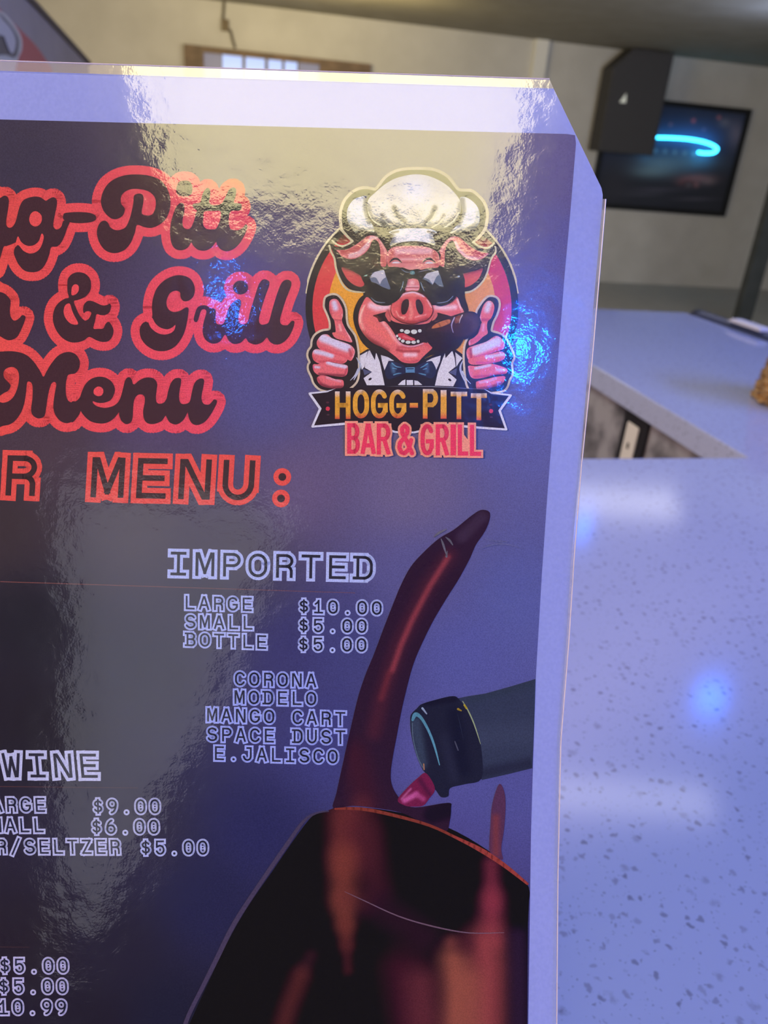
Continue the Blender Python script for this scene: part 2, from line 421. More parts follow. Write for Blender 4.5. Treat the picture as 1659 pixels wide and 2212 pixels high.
# ------------------------------------------------------------------ black loudspeaker hung from the ceiling
sx0 = on_wall(1292, 326, 0.34)
spd = float(np.dot(sx0 - CAM, CF))
sw = 132 / FPX * spd; sd = 0.26
spk = empty('loudspeaker', sx0); props(spk, 'tall black loudspeaker hanging from the ceiling in front of the framed picture', 'loudspeaker')
m_blk = noise_color(mat('black_cabinet', rough=0.8, spec=0.1), (0.070, 0.070, 0.078), (0.085, 0.085, 0.092), 40)
sa, sb, sz0 = to_ab(sx0)
zt = min(CEIL - 0.012, to_ab(on_wall(1385, 84, 0.34))[2])
hh = zt - sz0
cf = [(0, 0), (sw, 0), (sw, hh), (sw * .30, hh), (0, hh - sw * .28)]
def slab(prof, b0_, b1_):
    kk = len(prof)
    return MB().add([ab(sa + p, b0_, sz0 + q) for p, q in prof] + [ab(sa + p, b1_, sz0 + q) for p, q in prof],
                    [tuple(range(kk)), tuple(range(2 * kk - 1, kk - 1, -1))] + [(i, i + kk, (i + 1) % kk + kk, (i + 1) % kk) for i in range(kk)])
slab(cf, sb, sb + sd).build('cabinet', m_blk, spk, bevel=0.012)
slab([(.03, .04), (sw - .03, .04), (sw - .03, hh - .04), (sw * .30 + .012, hh - .04), (.03, hh - sw * .28 - .012)], sb - .008, sb - .001).build('grille', noise_color(mat('grille_cloth', rough=0.9, spec=0.1), (0.068, 0.068, 0.077), (0.086, 0.086, 0.094), 160), spk, bevel=0.004)
MB().box(ab(sa + sw * .3, sb + sd * .2, sz0 + hh), AX * sw * .4, BX * sd * .6, ZX * (CEIL - zt - .001)).build('ceiling_bracket', m_blk, spk)
tw = on_plane(1347, 212, ab(sa, sb - .009, 0), BX)
tri = MB()
s_ = 0.022 * spd / 4.3
tt = [tw + AX * (-s_ * .9) - ZX * s_, tw + AX * (s_ * .8) - ZX * s_, tw + AX * (s_ * .45) + ZX * s_ * 1.1]
tri.add([p for p in tt] + [p - BX * .004 for p in tt], [(0, 1, 2), (5, 4, 3), (0, 3, 4, 1), (1, 4, 5, 2), (2, 5, 3, 0)])
tri.build('triangle_badge', mat('white_badge', (0.8, 0.82, 0.75), 0.5, emit=(.8, .85, .75), estr=0.25), spk)

# ------------------------------------------------------------------ framed dark picture and a glowing tube standing in for a neon reflection in its glass

pa0 = to_ab(on_wall(1290, 330))[0]; pa1 = to_ab(on_wall(1592, 350))[0]
pz1 = to_ab(on_wall(1632, 238))[2]; pz0 = to_ab(on_wall(1550, 467))[2]
pic = empty('framed_picture', ab((pa0 + pa1) / 2, WB - .02, pz0)); props(pic, 'black framed dark night street picture on the far wall behind the loudspeaker', 'picture')
fr = MB(); ft = 0.055
fr.box(ab(pa0, WB - .045, pz0), AX * (pa1 - pa0), BX * .044, ZX * ft); fr.box(ab(pa0, WB - .045, pz1 - ft), AX * (pa1 - pa0), BX * .044, ZX * ft)
fr.box(ab(pa0, WB - .045, pz0 + ft), AX * ft, BX * .044, ZX * (pz1 - pz0 - 2 * ft)); fr.box(ab(pa1 - ft, WB - .045, pz0 + ft), AX * ft, BX * .044, ZX * (pz1 - pz0 - 2 * ft))
fr.build('picture_frame', mat('black_frame', (0.012, 0.013, 0.016), 0.4), pic)
GX, GZ = 90, 76
pv, pf, pcol = [], [], []
blobs = [(1500, 300, 90, 45, (52, 66, 104), .9), (1590, 290, 22, 36, (112, 104, 118), .6), (1565, 265, 14, 12, (120, 112, 118), .5),
         (1430, 355, 70, 28, (78, 102, 118), .85), (1490, 350, 80, 24, (74, 96, 112), .7), (1405, 372, 50, 14, (95, 118, 124), .5),
         (1505, 385, 46, 12, (120, 84, 88), .75), (1480, 394, 20, 10, (126, 72, 76), .6), (1530, 392, 20, 10, (112, 96, 100), .6),
         (1485, 398, 14, 8, (36, 36, 42), .9), (1504, 400, 7, 6, (150, 96, 100), .6), (1487, 400, 6, 5, (110, 100, 110), .6),
         (1420, 410, 70, 5, (74, 70, 84), .5), (1500, 430, 50, 4, (84, 80, 94), .5), (1385, 420, 60, 4, (66, 66, 78), .5),
         (1330, 400, 30, 40, (42, 42, 50), .6),
         (1449, 269, 3, 4, (150, 90, 96), .9), (1498, 261, 4, 5, (190, 84, 88), 1), (1553, 254, 4, 5, (176, 92, 92), .9), (1521, 280, 3, 3, (130, 110, 150), .8)] + \
        [(1416 + 21 * i, 326 + 1.5 * i, 5, 5, (120, 150, 160), .6) for i in range(5)]
for j in range(GZ + 1):
    for i in range(GX + 1):
        P = ab(pa0 + ft + (pa1 - pa0 - 2 * ft) * i / GX, WB - .012, pz0 + ft + (pz1 - pz0 - 2 * ft) * j / GZ)
        q = P - CAM; zc = q @ CF; X = 829.5 + FPX * (q @ CR) / zc; Y = 1106 - FPX * (q @ CU) / zc
        c = np.array([34.0, 36, 44]) + np.array([4, 10, 24.]) * max(0, 1 - abs(Y - 280) / 110)
        for bx, by, rx, ry, cc, op in blobs:
            d2 = ((X - bx) / rx) ** 2 + ((Y - by) / ry) ** 2
            wgt = op * math.exp(-1.4 * d2)
            c = c * (1 - wgt) + np.array(cc) * wgt
        pv.append(tuple(P)); pcol.append((*np.clip(lin(c) * 2.5, 0, .9), 1))
for j in range(GZ):
    for i in range(GX):
        a = j * (GX + 1) + i; pf.append((a, a + 1, a + GX + 2, a + GX + 1))
def ink_mat(name, rough=0.6, spec=0.0):
    m = mat(name, rough=rough, spec=spec); nn, ll, bb = nodes(m)
    at = nn.new('ShaderNodeAttribute'); at.attribute_name = 'ink'
    tcx = nn.new('ShaderNodeTexCoord'); tx = nn.new('ShaderNodeTexNoise'); tx.inputs['Scale'].default_value = 2600; tx.inputs['Detail'].default_value = 1
    ll.new(tcx.outputs['Object'], tx.inputs['Vector'])
    mr = nn.new('ShaderNodeMapRange'); mr.inputs['From Min'].default_value = 0.3; mr.inputs['From Max'].default_value = 0.7
    mr.inputs['To Min'].default_value = 0.86; mr.inputs['To Max'].default_value = 1.12
    ll.new(tx.outputs['Fac'], mr.inputs['Value'])
    mu = nn.new('ShaderNodeVectorMath'); mu.operation = 'SCALE'
    ll.new(at.outputs['Color'], mu.inputs[0]); ll.new(mr.outputs[0], mu.inputs['Scale']); ll.new(mu.outputs[0], bb.inputs['Base Color'])
    return m
M_INK = ink_mat('printed_ink')
def ink_obj(name, v, f, c, parent, m=None):
    me = bpy.data.meshes.new(name); me.from_pydata([tuple(map(float, p)) for p in v], [], f); me.update()
    at = me.attributes.new('ink', 'FLOAT_COLOR', 'POINT'); at.data.foreach_set('color', np.asarray(c, np.float32).ravel())
    me.materials.append(m or M_INK)
    o = bpy.data.objects.new(name, me); COL.objects.link(o)
    if parent is not None:
        o.parent = parent; o.matrix_parent_inverse = Matrix.Translation(-wloc(parent))
    return o
ink_obj('picture_print', pv, pf, pcol, pic, ink_mat('picture_ink', 0.35, 0.4))
neon = empty('neon_reflection', on_wall(1480, 310, .10)); props(neon, 'bright cyan tube in a flat hook standing in for a neon reflection in the picture glass', 'neon reflection')
m_neon = mat('reflection_glow', (0.2, 0.8, 1), 0.3, emit=(0.04, 0.62, 1.0), estr=7.0)
MB().tube(catmull([on_wall(x, y, .10) for x, y in ((1412, 297), (1450, 298), (1490, 301), (1525, 308), (1545, 317), (1549, 324), (1540, 330), (1522, 331), (1508, 329))], False, 5), 0.0155, 10).build('reflection_tube', m_neon, neon, smooth=True)
MB().tube([on_wall(x, y, .10) for x, y in ((1392, 326), (1400, 322), (1408, 318))], [0.007, 0.012, 0.014], 10).build('reflection_tube', m_neon, neon, smooth=True)
for x, y in ((1414, 297), (1540, 312), (1512, 329), (1398, 323)):
    MB().tube([on_wall(x, y, .09), on_wall(x, y, .045)], 0.006, 6).build('tube_clip', m_blk, neon)

# ------------------------------------------------------------------ sign board with a round emblem, upper left
sP = CAM + ray(120, 60) * 2.6
sN = np.array([math.cos(YAW), math.sin(YAW), 0])
def on_sign(px, py, off=0.0): return on_plane(px, py, sP + sN * off, sN)
e0 = on_sign(60, -5); e1_ = on_sign(187, 132)
sg = empty('sign_board', e1_); props(sg, 'grey brown hanging sign board with a red and white emblem at the upper left', 'sign')
dir_e = (e1_ - e0) / np.linalg.norm(e1_ - e0)
p_hi = e0 - dir_e * 0.9; p_lo = e1_ + dir_e * 0.05
dn = -ZX * 0.75
m_sb = noise_color(mat('sign_paint', rough=0.7), (0.52, 0.45, 0.37), (0.58, 0.50, 0.42), 6)
MB().hexa([p_hi, p_lo, p_lo + dn, p_hi + dn], [q - sN * .03 for q in (p_hi, p_lo, p_lo + dn, p_hi + dn)]).build('board', m_sb, sg)
MB().tube([p_hi + sN * .004, p_lo + sN * .004], 0.010, 8).build('board_edge', mat('dark_edge', (0.16, 0.13, 0.10), 0.6), sg)
for kk_ in (0.12, 0.80):
    wq = e0 - dir_e * kk_ - sN * .015
    MB().tube([wq, np.array([wq[0], wq[1], CEIL - .001])], 0.004, 6).build('hanging_wire', m_blk, sg)
def sign_patch(name, pts, off, rgb):
    q = catmull(pts, True, 4); kk = len(q)
    MB().add([on_sign(x, y, off) for x, y in q] + [on_sign(x, y, off - .002) for x, y in q], [tuple(range(kk)), tuple(range(2 * kk - 1, kk - 1, -1))] + [(i, (i + 1) % kk, (i + 1) % kk + kk, i + kk) for i in range(kk)]).build(name, mat(name + '_paint', rgb, 0.6), sg)
sign_patch('red_disc', [(-70, -10), (-20, -5), (2, 22), (22, 42), (48, 68), (72, 92), (96, 124), (112, 160), (60, 190), (-60, 180)], .003, (0.74, 0.19, 0.15))
sign_patch('emblem_outline', [(-60, 20), (-5, 22), (20, 40), (38, 64), (47, 85), (47, 108), (40, 124), (36, 140), (20, 170), (-60, 170)], .006, (0.90, 0.86, 0.68))
sign_patch('emblem_dark_band', [(-60, 26), (-5, 28), (16, 45), (32, 66), (41, 86), (40, 108), (33, 124), (10, 118), (-60, 116)], .009, (0.22, 0.19, 0.15))  # dark painted band between the pale outline and the hat
sign_patch('emblem_hat', [(-60, 36), (-6, 32), (8, 44), (24, 62), (34, 84), (33, 104), (26, 116), (18, 104), (12, 88), (2, 76), (-60, 74)], .012, (0.78, 0.74, 0.66))
# ------------------------------------------------------------------ the laminated menu, a gently bowed sheet standing on the bar
def depth(y):
    t = (y - 1300) / 950.0
    q = 2 * abs(t) - 1 if abs(t) > 1 else t * t
    return 0.235 * (1 + 0.03 * (1 - q))
LEV = 2.0e-5
def S(px, py, lev=0.0):
    return CAM + ray(px, py) * (depth(py) - lev * LEV)
def interp(y, tab):
    return float(np.interp(y, [t[0] for t in tab], [t[1] for t in tab]))
FILM_R = [(425, 1310), (785, 1280), (1000, 1258), (1200, 1242), (1390, 1230), (1600, 1213), (1900, 1206.5), (2212, 1204), (3600, 1196)]
PAPER_R = [(432, 1302), (845, 1266), (1050, 1249), (1200, 1234), (1390, 1223), (1600, 1208), (1900, 1202.5), (2212, 1200.5), (3600, 1192)]
PRINT_R = [(300, 1245), (458, 1232), (600, 1219), (1060, 1183), (1247, 1170), (1468, 1157), (1796, 1147), (2212, 1141), (3300, 1130)]
PAGE_L = -640
PAGE_BOT = 3200
while min(S(PAGE_L, PAGE_BOT)[2], S(1195, PAGE_BOT)[2]) > CT + 0.0012: PAGE_BOT += 4      # the lower corner rests on the bar
def cut(y): return 1187 + (y - 170) * (123 / 255.0)
def right(y, tab, trim=0.0):
    return min(interp(y, tab), cut(y) - trim)
menu = empty('menu', S(320, PAGE_BOT - 30))
props(menu, 'large laminated purple bar menu with red script title, cut corner and wine picture', 'menu')

def sheet(name, top_l, top_r, tab, lev0, lev1, m, xl=PAGE_L, bot=PAGE_BOT, ny=150, nx=60, trim=0.0):
    """bowed sheet solid between two levels; top edge runs from top_l at x=0 to top_r at the right"""
    rows = []
    for j in range(ny + 1):
        v = (j / ny) ** 1.3
        yr = top_r + (bot - top_r) * v
        k = (top_r - top_l) / 1187.0 * (1 - v)
        xr = right(yr, tab, trim)
        rows.append([(xl + (xr - xl) * i / nx, yr - k * (xr - (xl + (xr - xl) * i / nx))) for i in range(nx + 1)])
    vv, ff = [], []
    for lev in (lev1, lev0):
        for r in rows:
            for (x, y) in r: vv.append(S(x, y, lev))
    W1 = nx + 1; off = (ny + 1) * W1
    for j in range(ny):
        for i in range(nx):
            a = j * W1 + i
            ff.append((a, a + 1, a + W1 + 1, a + W1)); ff.append((off + a, off + a + W1, off + a + W1 + 1, off + a + 1))
    for j in range(ny):
        a = j * W1; ff.append((a, a + W1, off + a + W1, off + a)); a += nx; ff.append((a, off + a, off + a + W1, a + W1))
    for i in range(nx):
        ff.append((i, off + i, off + i + 1, i + 1)); a = ny * W1 + i; ff.append((a, a + 1, off + a + 1, off + a))
    return MB().add(vv, ff).build(name, m, menu, smooth=False), rows
m_paper = mat('white_paper', (0.66, 0.68, 0.93), 0.7, spec=0.0)
noise_color(m_paper, (0.31, 0.41, 0.78), (0.34, 0.445, 0.82), 900, 2)
paper, _ = sheet('paper', 153, 191, PAPER_R, -12, 0, m_paper, PAGE_L + 12, PAGE_BOT - 22, trim=1.5)

# clear film over the whole page, one skin facing the reader, extending past the paper
def film_mat(name, milky, rough1, rough2, f0):
    m = bpy.data.materials.new(name); m.use_nodes = True
    nn = m.node_tree.nodes; ll = m.node_tree.links; nn.clear()
    outp = nn.new('ShaderNodeOutputMaterial')
    tcx = nn.new('ShaderNodeTexCoord')
    def nz(scale, det):
        t = nn.new('ShaderNodeTexNoise'); t.inputs['Scale'].default_value = scale; t.inputs['Detail'].default_value = det
        ll.new(tcx.outputs['Object'], t.inputs['Vector']); return t.outputs['Fac']
    def bump(h, dist, prev=None):
        bnode = nn.new('ShaderNodeBump'); bnode.inputs['Strength'].default_value = 1.0; bnode.inputs['Distance'].default_value = dist
        ll.new(h, bnode.inputs['Height'])
        if prev is not None: ll.new(prev, bnode.inputs['Normal'])
        return bnode.outputs['Normal']
    nrm = bump(nz(60, 3), 2.0e-4)
    nrm = bump(nz(260, 2), 2.5e-5, nrm)
    nrm = bump(nz(1500, 1), 1.1e-5, nrm)
    g1 = nn.new('ShaderNodeBsdfGlossy'); g1.inputs['Roughness'].default_value = rough1; ll.new(nrm, g1.inputs['Normal'])
    g2 = nn.new('ShaderNodeBsdfGlossy'); g2.inputs['Roughness'].default_value = rough2; ll.new(nrm, g2.inputs['Normal'])
    gm = nn.new('ShaderNodeMixShader'); gm.inputs[0].default_value = 0.34
    ll.new(g1.outputs[0], gm.inputs[1]); ll.new(g2.outputs[0], gm.inputs[2])
    tr = nn.new('ShaderNodeBsdfTransparent')
    geo = nn.new('ShaderNodeNewGeometry')
    dt = nn.new('ShaderNodeVectorMath'); dt.operation = 'DOT_PRODUCT'
    ll.new(geo.outputs['Normal'], dt.inputs[0]); ll.new(geo.outputs['Incoming'], dt.inputs[1])
    ab_ = nn.new('ShaderNodeMath'); ab_.operation = 'ABSOLUTE'; ll.new(dt.outputs['Value'], ab_.inputs[0])
    sb = nn.new('ShaderNodeMath'); sb.operation = 'SUBTRACT'; sb.inputs[0].default_value = 1.0; ll.new(ab_.outputs[0], sb.inputs[1])
    pw = nn.new('ShaderNodeMath'); pw.operation = 'POWER'; pw.inputs[1].default_value = 5.0; ll.new(sb.outputs[0], pw.inputs[0])
    fr_ = nn.new('ShaderNodeMath'); fr_.operation = 'MULTIPLY_ADD'; fr_.inputs[1].default_value = 1 - f0; fr_.inputs[2].default_value = f0
    ll.new(pw.outputs[0], fr_.inputs[0])
    base_ = tr.outputs[0]
    if milky:
        df = nn.new('ShaderNodeBsdfDiffuse'); df.inputs['Color'].default_value = (0.8, 0.8, 0.78, 1)
        mm_ = nn.new('ShaderNodeMixShader'); mm_.inputs[0].default_value = milky
        ll.new(tr.outputs[0], mm_.inputs[1]); ll.new(df.outputs[0], mm_.inputs[2]); base_ = mm_.outputs[0]
    mx_ = nn.new('ShaderNodeMixShader'); ll.new(fr_.outputs[0], mx_.inputs[0])
    ll.new(base_, mx_.inputs[1]); ll.new(gm.outputs[0], mx_.inputs[2]); ll.new(mx_.outputs[0], outp.inputs['Surface'])
    return m
M_FILM = film_mat('clear_laminate', 0.0, 0.05, 0.17, 0.085)
M_MARGIN = film_mat('laminate_seal', 0.22, 0.07, 0.30, 0.20)

def film_skin():
    vv, ff = [], []; ny, nx = 220, 110
    for j in range(ny + 1):
        v = (j / ny) ** 1.3; yr = 191 + (PAGE_BOT - 22 - 191) * v; k = 38 / 1187.0 * (1 - v); xr = right(yr, PAPER_R, 1.5)
        for i in range(nx + 1):
            x = PAGE_L + 12 + (xr - PAGE_L - 12) * i / nx; vv.append(S(x, yr - k * (xr - x), 44))
    W1 = nx + 1
    for j in range(ny):
        for i in range(nx):
            a = j * W1 + i; ff.append((a, a + W1, a + W1 + 1, a + 1))
    return MB().add(vv, ff).build('laminate_film', M_FILM, menu, smooth=True)
film_skin()
# the sealed clear rim beyond the paper, slightly milky
rim = MB()
def strip(P, Q, lev):
    k = len(P); rim.add([S(*p, lev) for p in P] + [S(*q, lev) for q in Q], [(i, i + 1, k + i + 1, k + i) for i in range(k - 1)])
xs = np.linspace(PAGE_L, 1, 24).tolist() + np.linspace(10, 1178, 50).tolist()
yt = lambda x: 131 + 0.0335 * x
yp = lambda x: 153 + (191 - 153) / 1187.0 * x
strip([(x, yt(x)) for x in xs] + [(1187, 170.5)], [(x, yp(x)) for x in xs] + [(1195.5, 191.2)], 24)
ys = np.linspace(430, PAGE_BOT, 120)
strip([(interp(y, PAPER_R), y) for y in ys], [(interp(y, FILM_R), y) for y in ys], 24)
rim.build('laminate_rim', M_MARGIN, menu, smooth=True)
# bright welded edge line of the film along top and right
edge = MB()
edge.tube([S(x, yt(x), 24) for x in xs] + [S(1187, 170.5, 24)], 0.00022, 6)
edge.tube([S(interp(y, FILM_R) - 1, y, 24) for y in ys], 0.00018, 6)
edge.build('laminate_edge', mat('film_edge', (0.62, 0.60, 0.60), 0.25), menu)

# ------------------------------------------------------------------ printing inks



HAZE = np.array([0.004, 0.004, 0.006])
def sstep(t): t = min(1.0, max(0.0, t)); return t * t * (3 - 2 * t)
def gloss(x, y):
    """share of a photographed colour that is lamp reflection on the film, not ink"""
    return HAZE + np.array([0.36, 0.31, 0.17]) * sstep((500 - y) / 130) * sstep((x - 360) / 200) * sstep((1130 - x) / 80)
def ink(c, x, y):
    return np.clip((lin(c) - gloss(x, y)) / ILL(x, y), 0.008, 0.95)

class Print:
    """flat printed shapes on the page, drawn in page pixels, gathered into one mesh"""
    def __init__(s, lev, tone=(1, 1, 1)): s.v = []; s.f = []; s.c = []; s.lev = lev; s.tone = np.array(tone)
    def _put(s, P, F, cols, lev):
        k = len(s.v)
        for (x, y), c in zip(P, cols):
            s.v.append(S(x, y, lev)); s.c.append((*ink(c, x, y), 1.0))
        s.f += [tuple(i + k for i in f) for f in F]
    def poly(s, pts, col, dabs=(), T=None, g=36, n=4, dl=0, smooth=True, grad=None):
        if T: pts = [T(*p) for p in pts]
        P = catmull(pts, True, n) if smooth else [np.asarray(p, float) for p in pts]
        if T: dabs = [([T(*q) for q in d[0]], d[1] / T.s, *d[2:]) for d in dabs]
        V = [Vector((float(p[0]), float(p[1]))) for p in P]; N = len(V)
        E = [(i, (i + 1) % N) for i in range(N)]
        if g:
            A = np.array([(p[0], p[1]) for p in P]); x0, y0 = A.min(0); x1, y1 = A.max(0)
            gx, gy = np.meshgrid(np.arange(x0 + g / 2, x1, g), np.arange(y0 + g / 2, y1, g))
            q = np.stack([gx.ravel(), gy.ravel()], 1)
            ins = np.zeros(len(q), bool); B2 = np.roll(A, -1, 0); dmin = np.full(len(q), 1e9)
            for a, b_ in zip(A, B2):
                if a[1] != b_[1]:
                    c_ = ((a[1] > q[:, 1]) != (b_[1] > q[:, 1])) & (q[:, 0] < (b_[0] - a[0]) * (q[:, 1] - a[1]) / (b_[1] - a[1]) + a[0])
                    ins ^= c_
                ab2 = b_ - a; L2 = ab2 @ ab2 + 1e-9
                tt_ = np.clip(((q - a) @ ab2) / L2, 0, 1); dmin = np.minimum(dmin, np.hypot(*(q - a - tt_[:, None] * ab2).T))
            q = q[ins & (dmin > 0.35 * g)]
            V += [Vector((float(a), float(b_))) for a, b_ in q]
        r = delaunay_2d_cdt(V, E, [], 1, 1e-4)
        W = np.array([(v.x, v.y) for v in r[0]])
        C = np.tile(np.asarray(col, float), (len(W), 1))
        if grad is not None: C = np.array([grad(x, y) for x, y in W], float)
        for d in dabs:
            pl, rad, cc, op = d[0], d[1], np.asarray(d[2], float), d[3]
            hard = d[4] if len(d) > 4 else 0.25
            dist = np.full(len(W), 1e9); pl = [np.asarray(p, float) for p in pl]
            if len(pl) == 1: dist = np.hypot(*(W - pl[0]).T)
            for a, b_ in zip(pl[:-1], pl[1:]):
                ab2 = b_ - a; L2 = ab2 @ ab2 + 1e-9
                tt_ = np.clip(((W - a) @ ab2) / L2, 0, 1); dist = np.minimum(dist, np.hypot(*(W - a - tt_[:, None] * ab2).T))
            t_ = np.clip((rad - dist) / (rad * (1 - hard) + 1e-9), 0, 1); wg = (op * t_ * t_ * (3 - 2 * t_))[:, None]
            C = C * (1 - wg) + cc * wg
        s._put(W, [tuple(f) for f in r[2]], C * s.tone, s.lev + dl); return s
    def stroke(s, pts, rad, col, T=None, dl=0, n=4, closed=False, smooth=True):
        """line of varying width (one radius or one per point), round ends"""
        if T: pts = [T(*p) for p in pts]; rad = [q / T.s for q in rad] if hasattr(rad, '__len__') else rad / T.s
        R = list(rad) if hasattr(rad, '__len__') else [rad] * len(pts)
        P3 = [(p[0], p[1], r) for p, r in zip(pts, R)]
        Q = catmull(P3, closed, n) if smooth else [np.asarray(p, float) for p in P3]
        if closed: Q.append(Q[0])
        cf = col if callable(col) else (lambda x, y: col)
        for a, b_ in zip(Q[:-1], Q[1:]):
            d = b_[:2] - a[:2]; L = np.hypot(*d)
            if L < 1e-6: continue
            nn_ = np.array([-d[1], d[0]]) / L
            P = [a[:2] + nn_ * a[2], b_[:2] + nn_ * b_[2], b_[:2] - nn_ * b_[2], a[:2] - nn_ * a[2]]
            s._put(P, [(0, 1, 2, 3)], [cf(*p) for p in P], s.lev + dl)
        m_ = 10
        for a in Q:
            P = [a[:2] + a[2] * np.array([math.cos(2 * math.pi * k / m_), math.sin(2 * math.pi * k / m_)]) for k in range(m_)]
            s._put(P, [tuple(range(m_))], [cf(*p) for p in P], s.lev + dl)
        return s
    def grow(s, pts, rad, col, T=None, n=4, dl=0, smooth=True):
        """filled shape grown outwards by rad page pixels"""
        q = [T(*p) for p in pts] if T else pts
        P = catmull(q, True, n) if smooth else q
        cf = col if callable(col) else None
        s.poly([tuple(p) for p in P], col if not cf else (0, 0, 0), smooth=False, grad=cf, dl=dl, g=18)
        s.stroke([tuple(p) for p in P], rad, col, closed=True, smooth=False, dl=dl); return s
    def ell(s, c, rx, ry, col, rot=0.0, T=None, dl=0, dabs=(), g=36):
        cr, sr = math.cos(rot), math.sin(rot)
        pts = [(c[0] + rx * math.cos(a) * cr - ry * math.sin(a) * sr, c[1] + rx * math.cos(a) * sr + ry * math.sin(a) * cr) for a in [2 * math.pi * k / 28 for k in range(28)]]
        return s.poly(pts, col, dabs, T, g, smooth=False, dl=dl)
    def build(s, name, parent, label=None):
        o = ink_obj(name, s.v, s.f, s.c, parent)
        if label: o['label'] = label
        return o
class TR:
    """coordinates read off an enlarged crop -> page pixels"""
    def __init__(s, ox, oy, sc): s.ox, s.oy, s.s = ox, oy, sc
    def __call__(s, x, y): return (s.ox + x / s.s, s.oy + y / s.s)

# illumination of the page, used to turn the photographed ink colours back into reflectances
def ILL(x, y):
    return np.array([0.985 - 0.11 * x / 1000, 0.77 - 0.075 * x / 1000, 0.935 - 0.03 * x / 1000])

# printed backdrop, slate violet, darker towards the lower left of the artwork
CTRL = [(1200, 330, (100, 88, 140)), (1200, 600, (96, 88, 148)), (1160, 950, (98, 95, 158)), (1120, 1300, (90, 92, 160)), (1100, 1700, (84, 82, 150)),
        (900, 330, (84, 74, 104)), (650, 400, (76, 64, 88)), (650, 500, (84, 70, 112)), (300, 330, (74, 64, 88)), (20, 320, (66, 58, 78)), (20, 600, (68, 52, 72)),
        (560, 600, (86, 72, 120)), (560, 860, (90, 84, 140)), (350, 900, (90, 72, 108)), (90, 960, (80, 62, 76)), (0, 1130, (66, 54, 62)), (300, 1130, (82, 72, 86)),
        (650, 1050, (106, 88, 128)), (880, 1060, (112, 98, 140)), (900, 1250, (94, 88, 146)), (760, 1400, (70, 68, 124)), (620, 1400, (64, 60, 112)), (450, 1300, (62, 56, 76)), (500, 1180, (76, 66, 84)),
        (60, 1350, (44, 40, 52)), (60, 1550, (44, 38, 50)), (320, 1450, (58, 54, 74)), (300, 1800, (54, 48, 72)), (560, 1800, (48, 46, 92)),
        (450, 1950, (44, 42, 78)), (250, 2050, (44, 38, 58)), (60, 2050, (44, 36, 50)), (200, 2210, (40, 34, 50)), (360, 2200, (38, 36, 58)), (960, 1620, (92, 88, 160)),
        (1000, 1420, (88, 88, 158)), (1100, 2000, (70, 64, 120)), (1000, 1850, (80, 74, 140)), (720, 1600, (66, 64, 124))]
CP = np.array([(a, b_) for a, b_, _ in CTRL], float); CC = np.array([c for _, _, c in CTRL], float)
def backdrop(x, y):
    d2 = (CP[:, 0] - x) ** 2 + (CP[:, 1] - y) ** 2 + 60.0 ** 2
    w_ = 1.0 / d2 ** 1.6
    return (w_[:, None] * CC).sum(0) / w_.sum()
bp_v, bp_f, bp_c = [], [], []
NYB, NXB = 150, 90
for j in range(NYB + 1):
    v = j / NYB; yr = 290 + (3260 - 290) * v; k = 32 / 1245.0 * max(0, 1 - v * 3); xr = interp(yr, PRINT_R)
    for i in range(NXB + 1):
        x = -600 + (xr + 600) * i / NXB; y = yr - k * (xr - x)
        if j == 0 and i == NXB: x -= 3; y += 2
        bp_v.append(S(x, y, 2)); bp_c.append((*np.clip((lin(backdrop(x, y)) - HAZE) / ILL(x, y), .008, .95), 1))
for j in range(NYB):
    for i in range(NXB):
        a = j * (NXB + 1) + i; bp_f.append((a, a + NXB + 1, a + NXB + 2, a + 1))
ink_obj('printed_backdrop', bp_v, bp_f, bp_c, menu)['label'] = 'slate violet printed area'

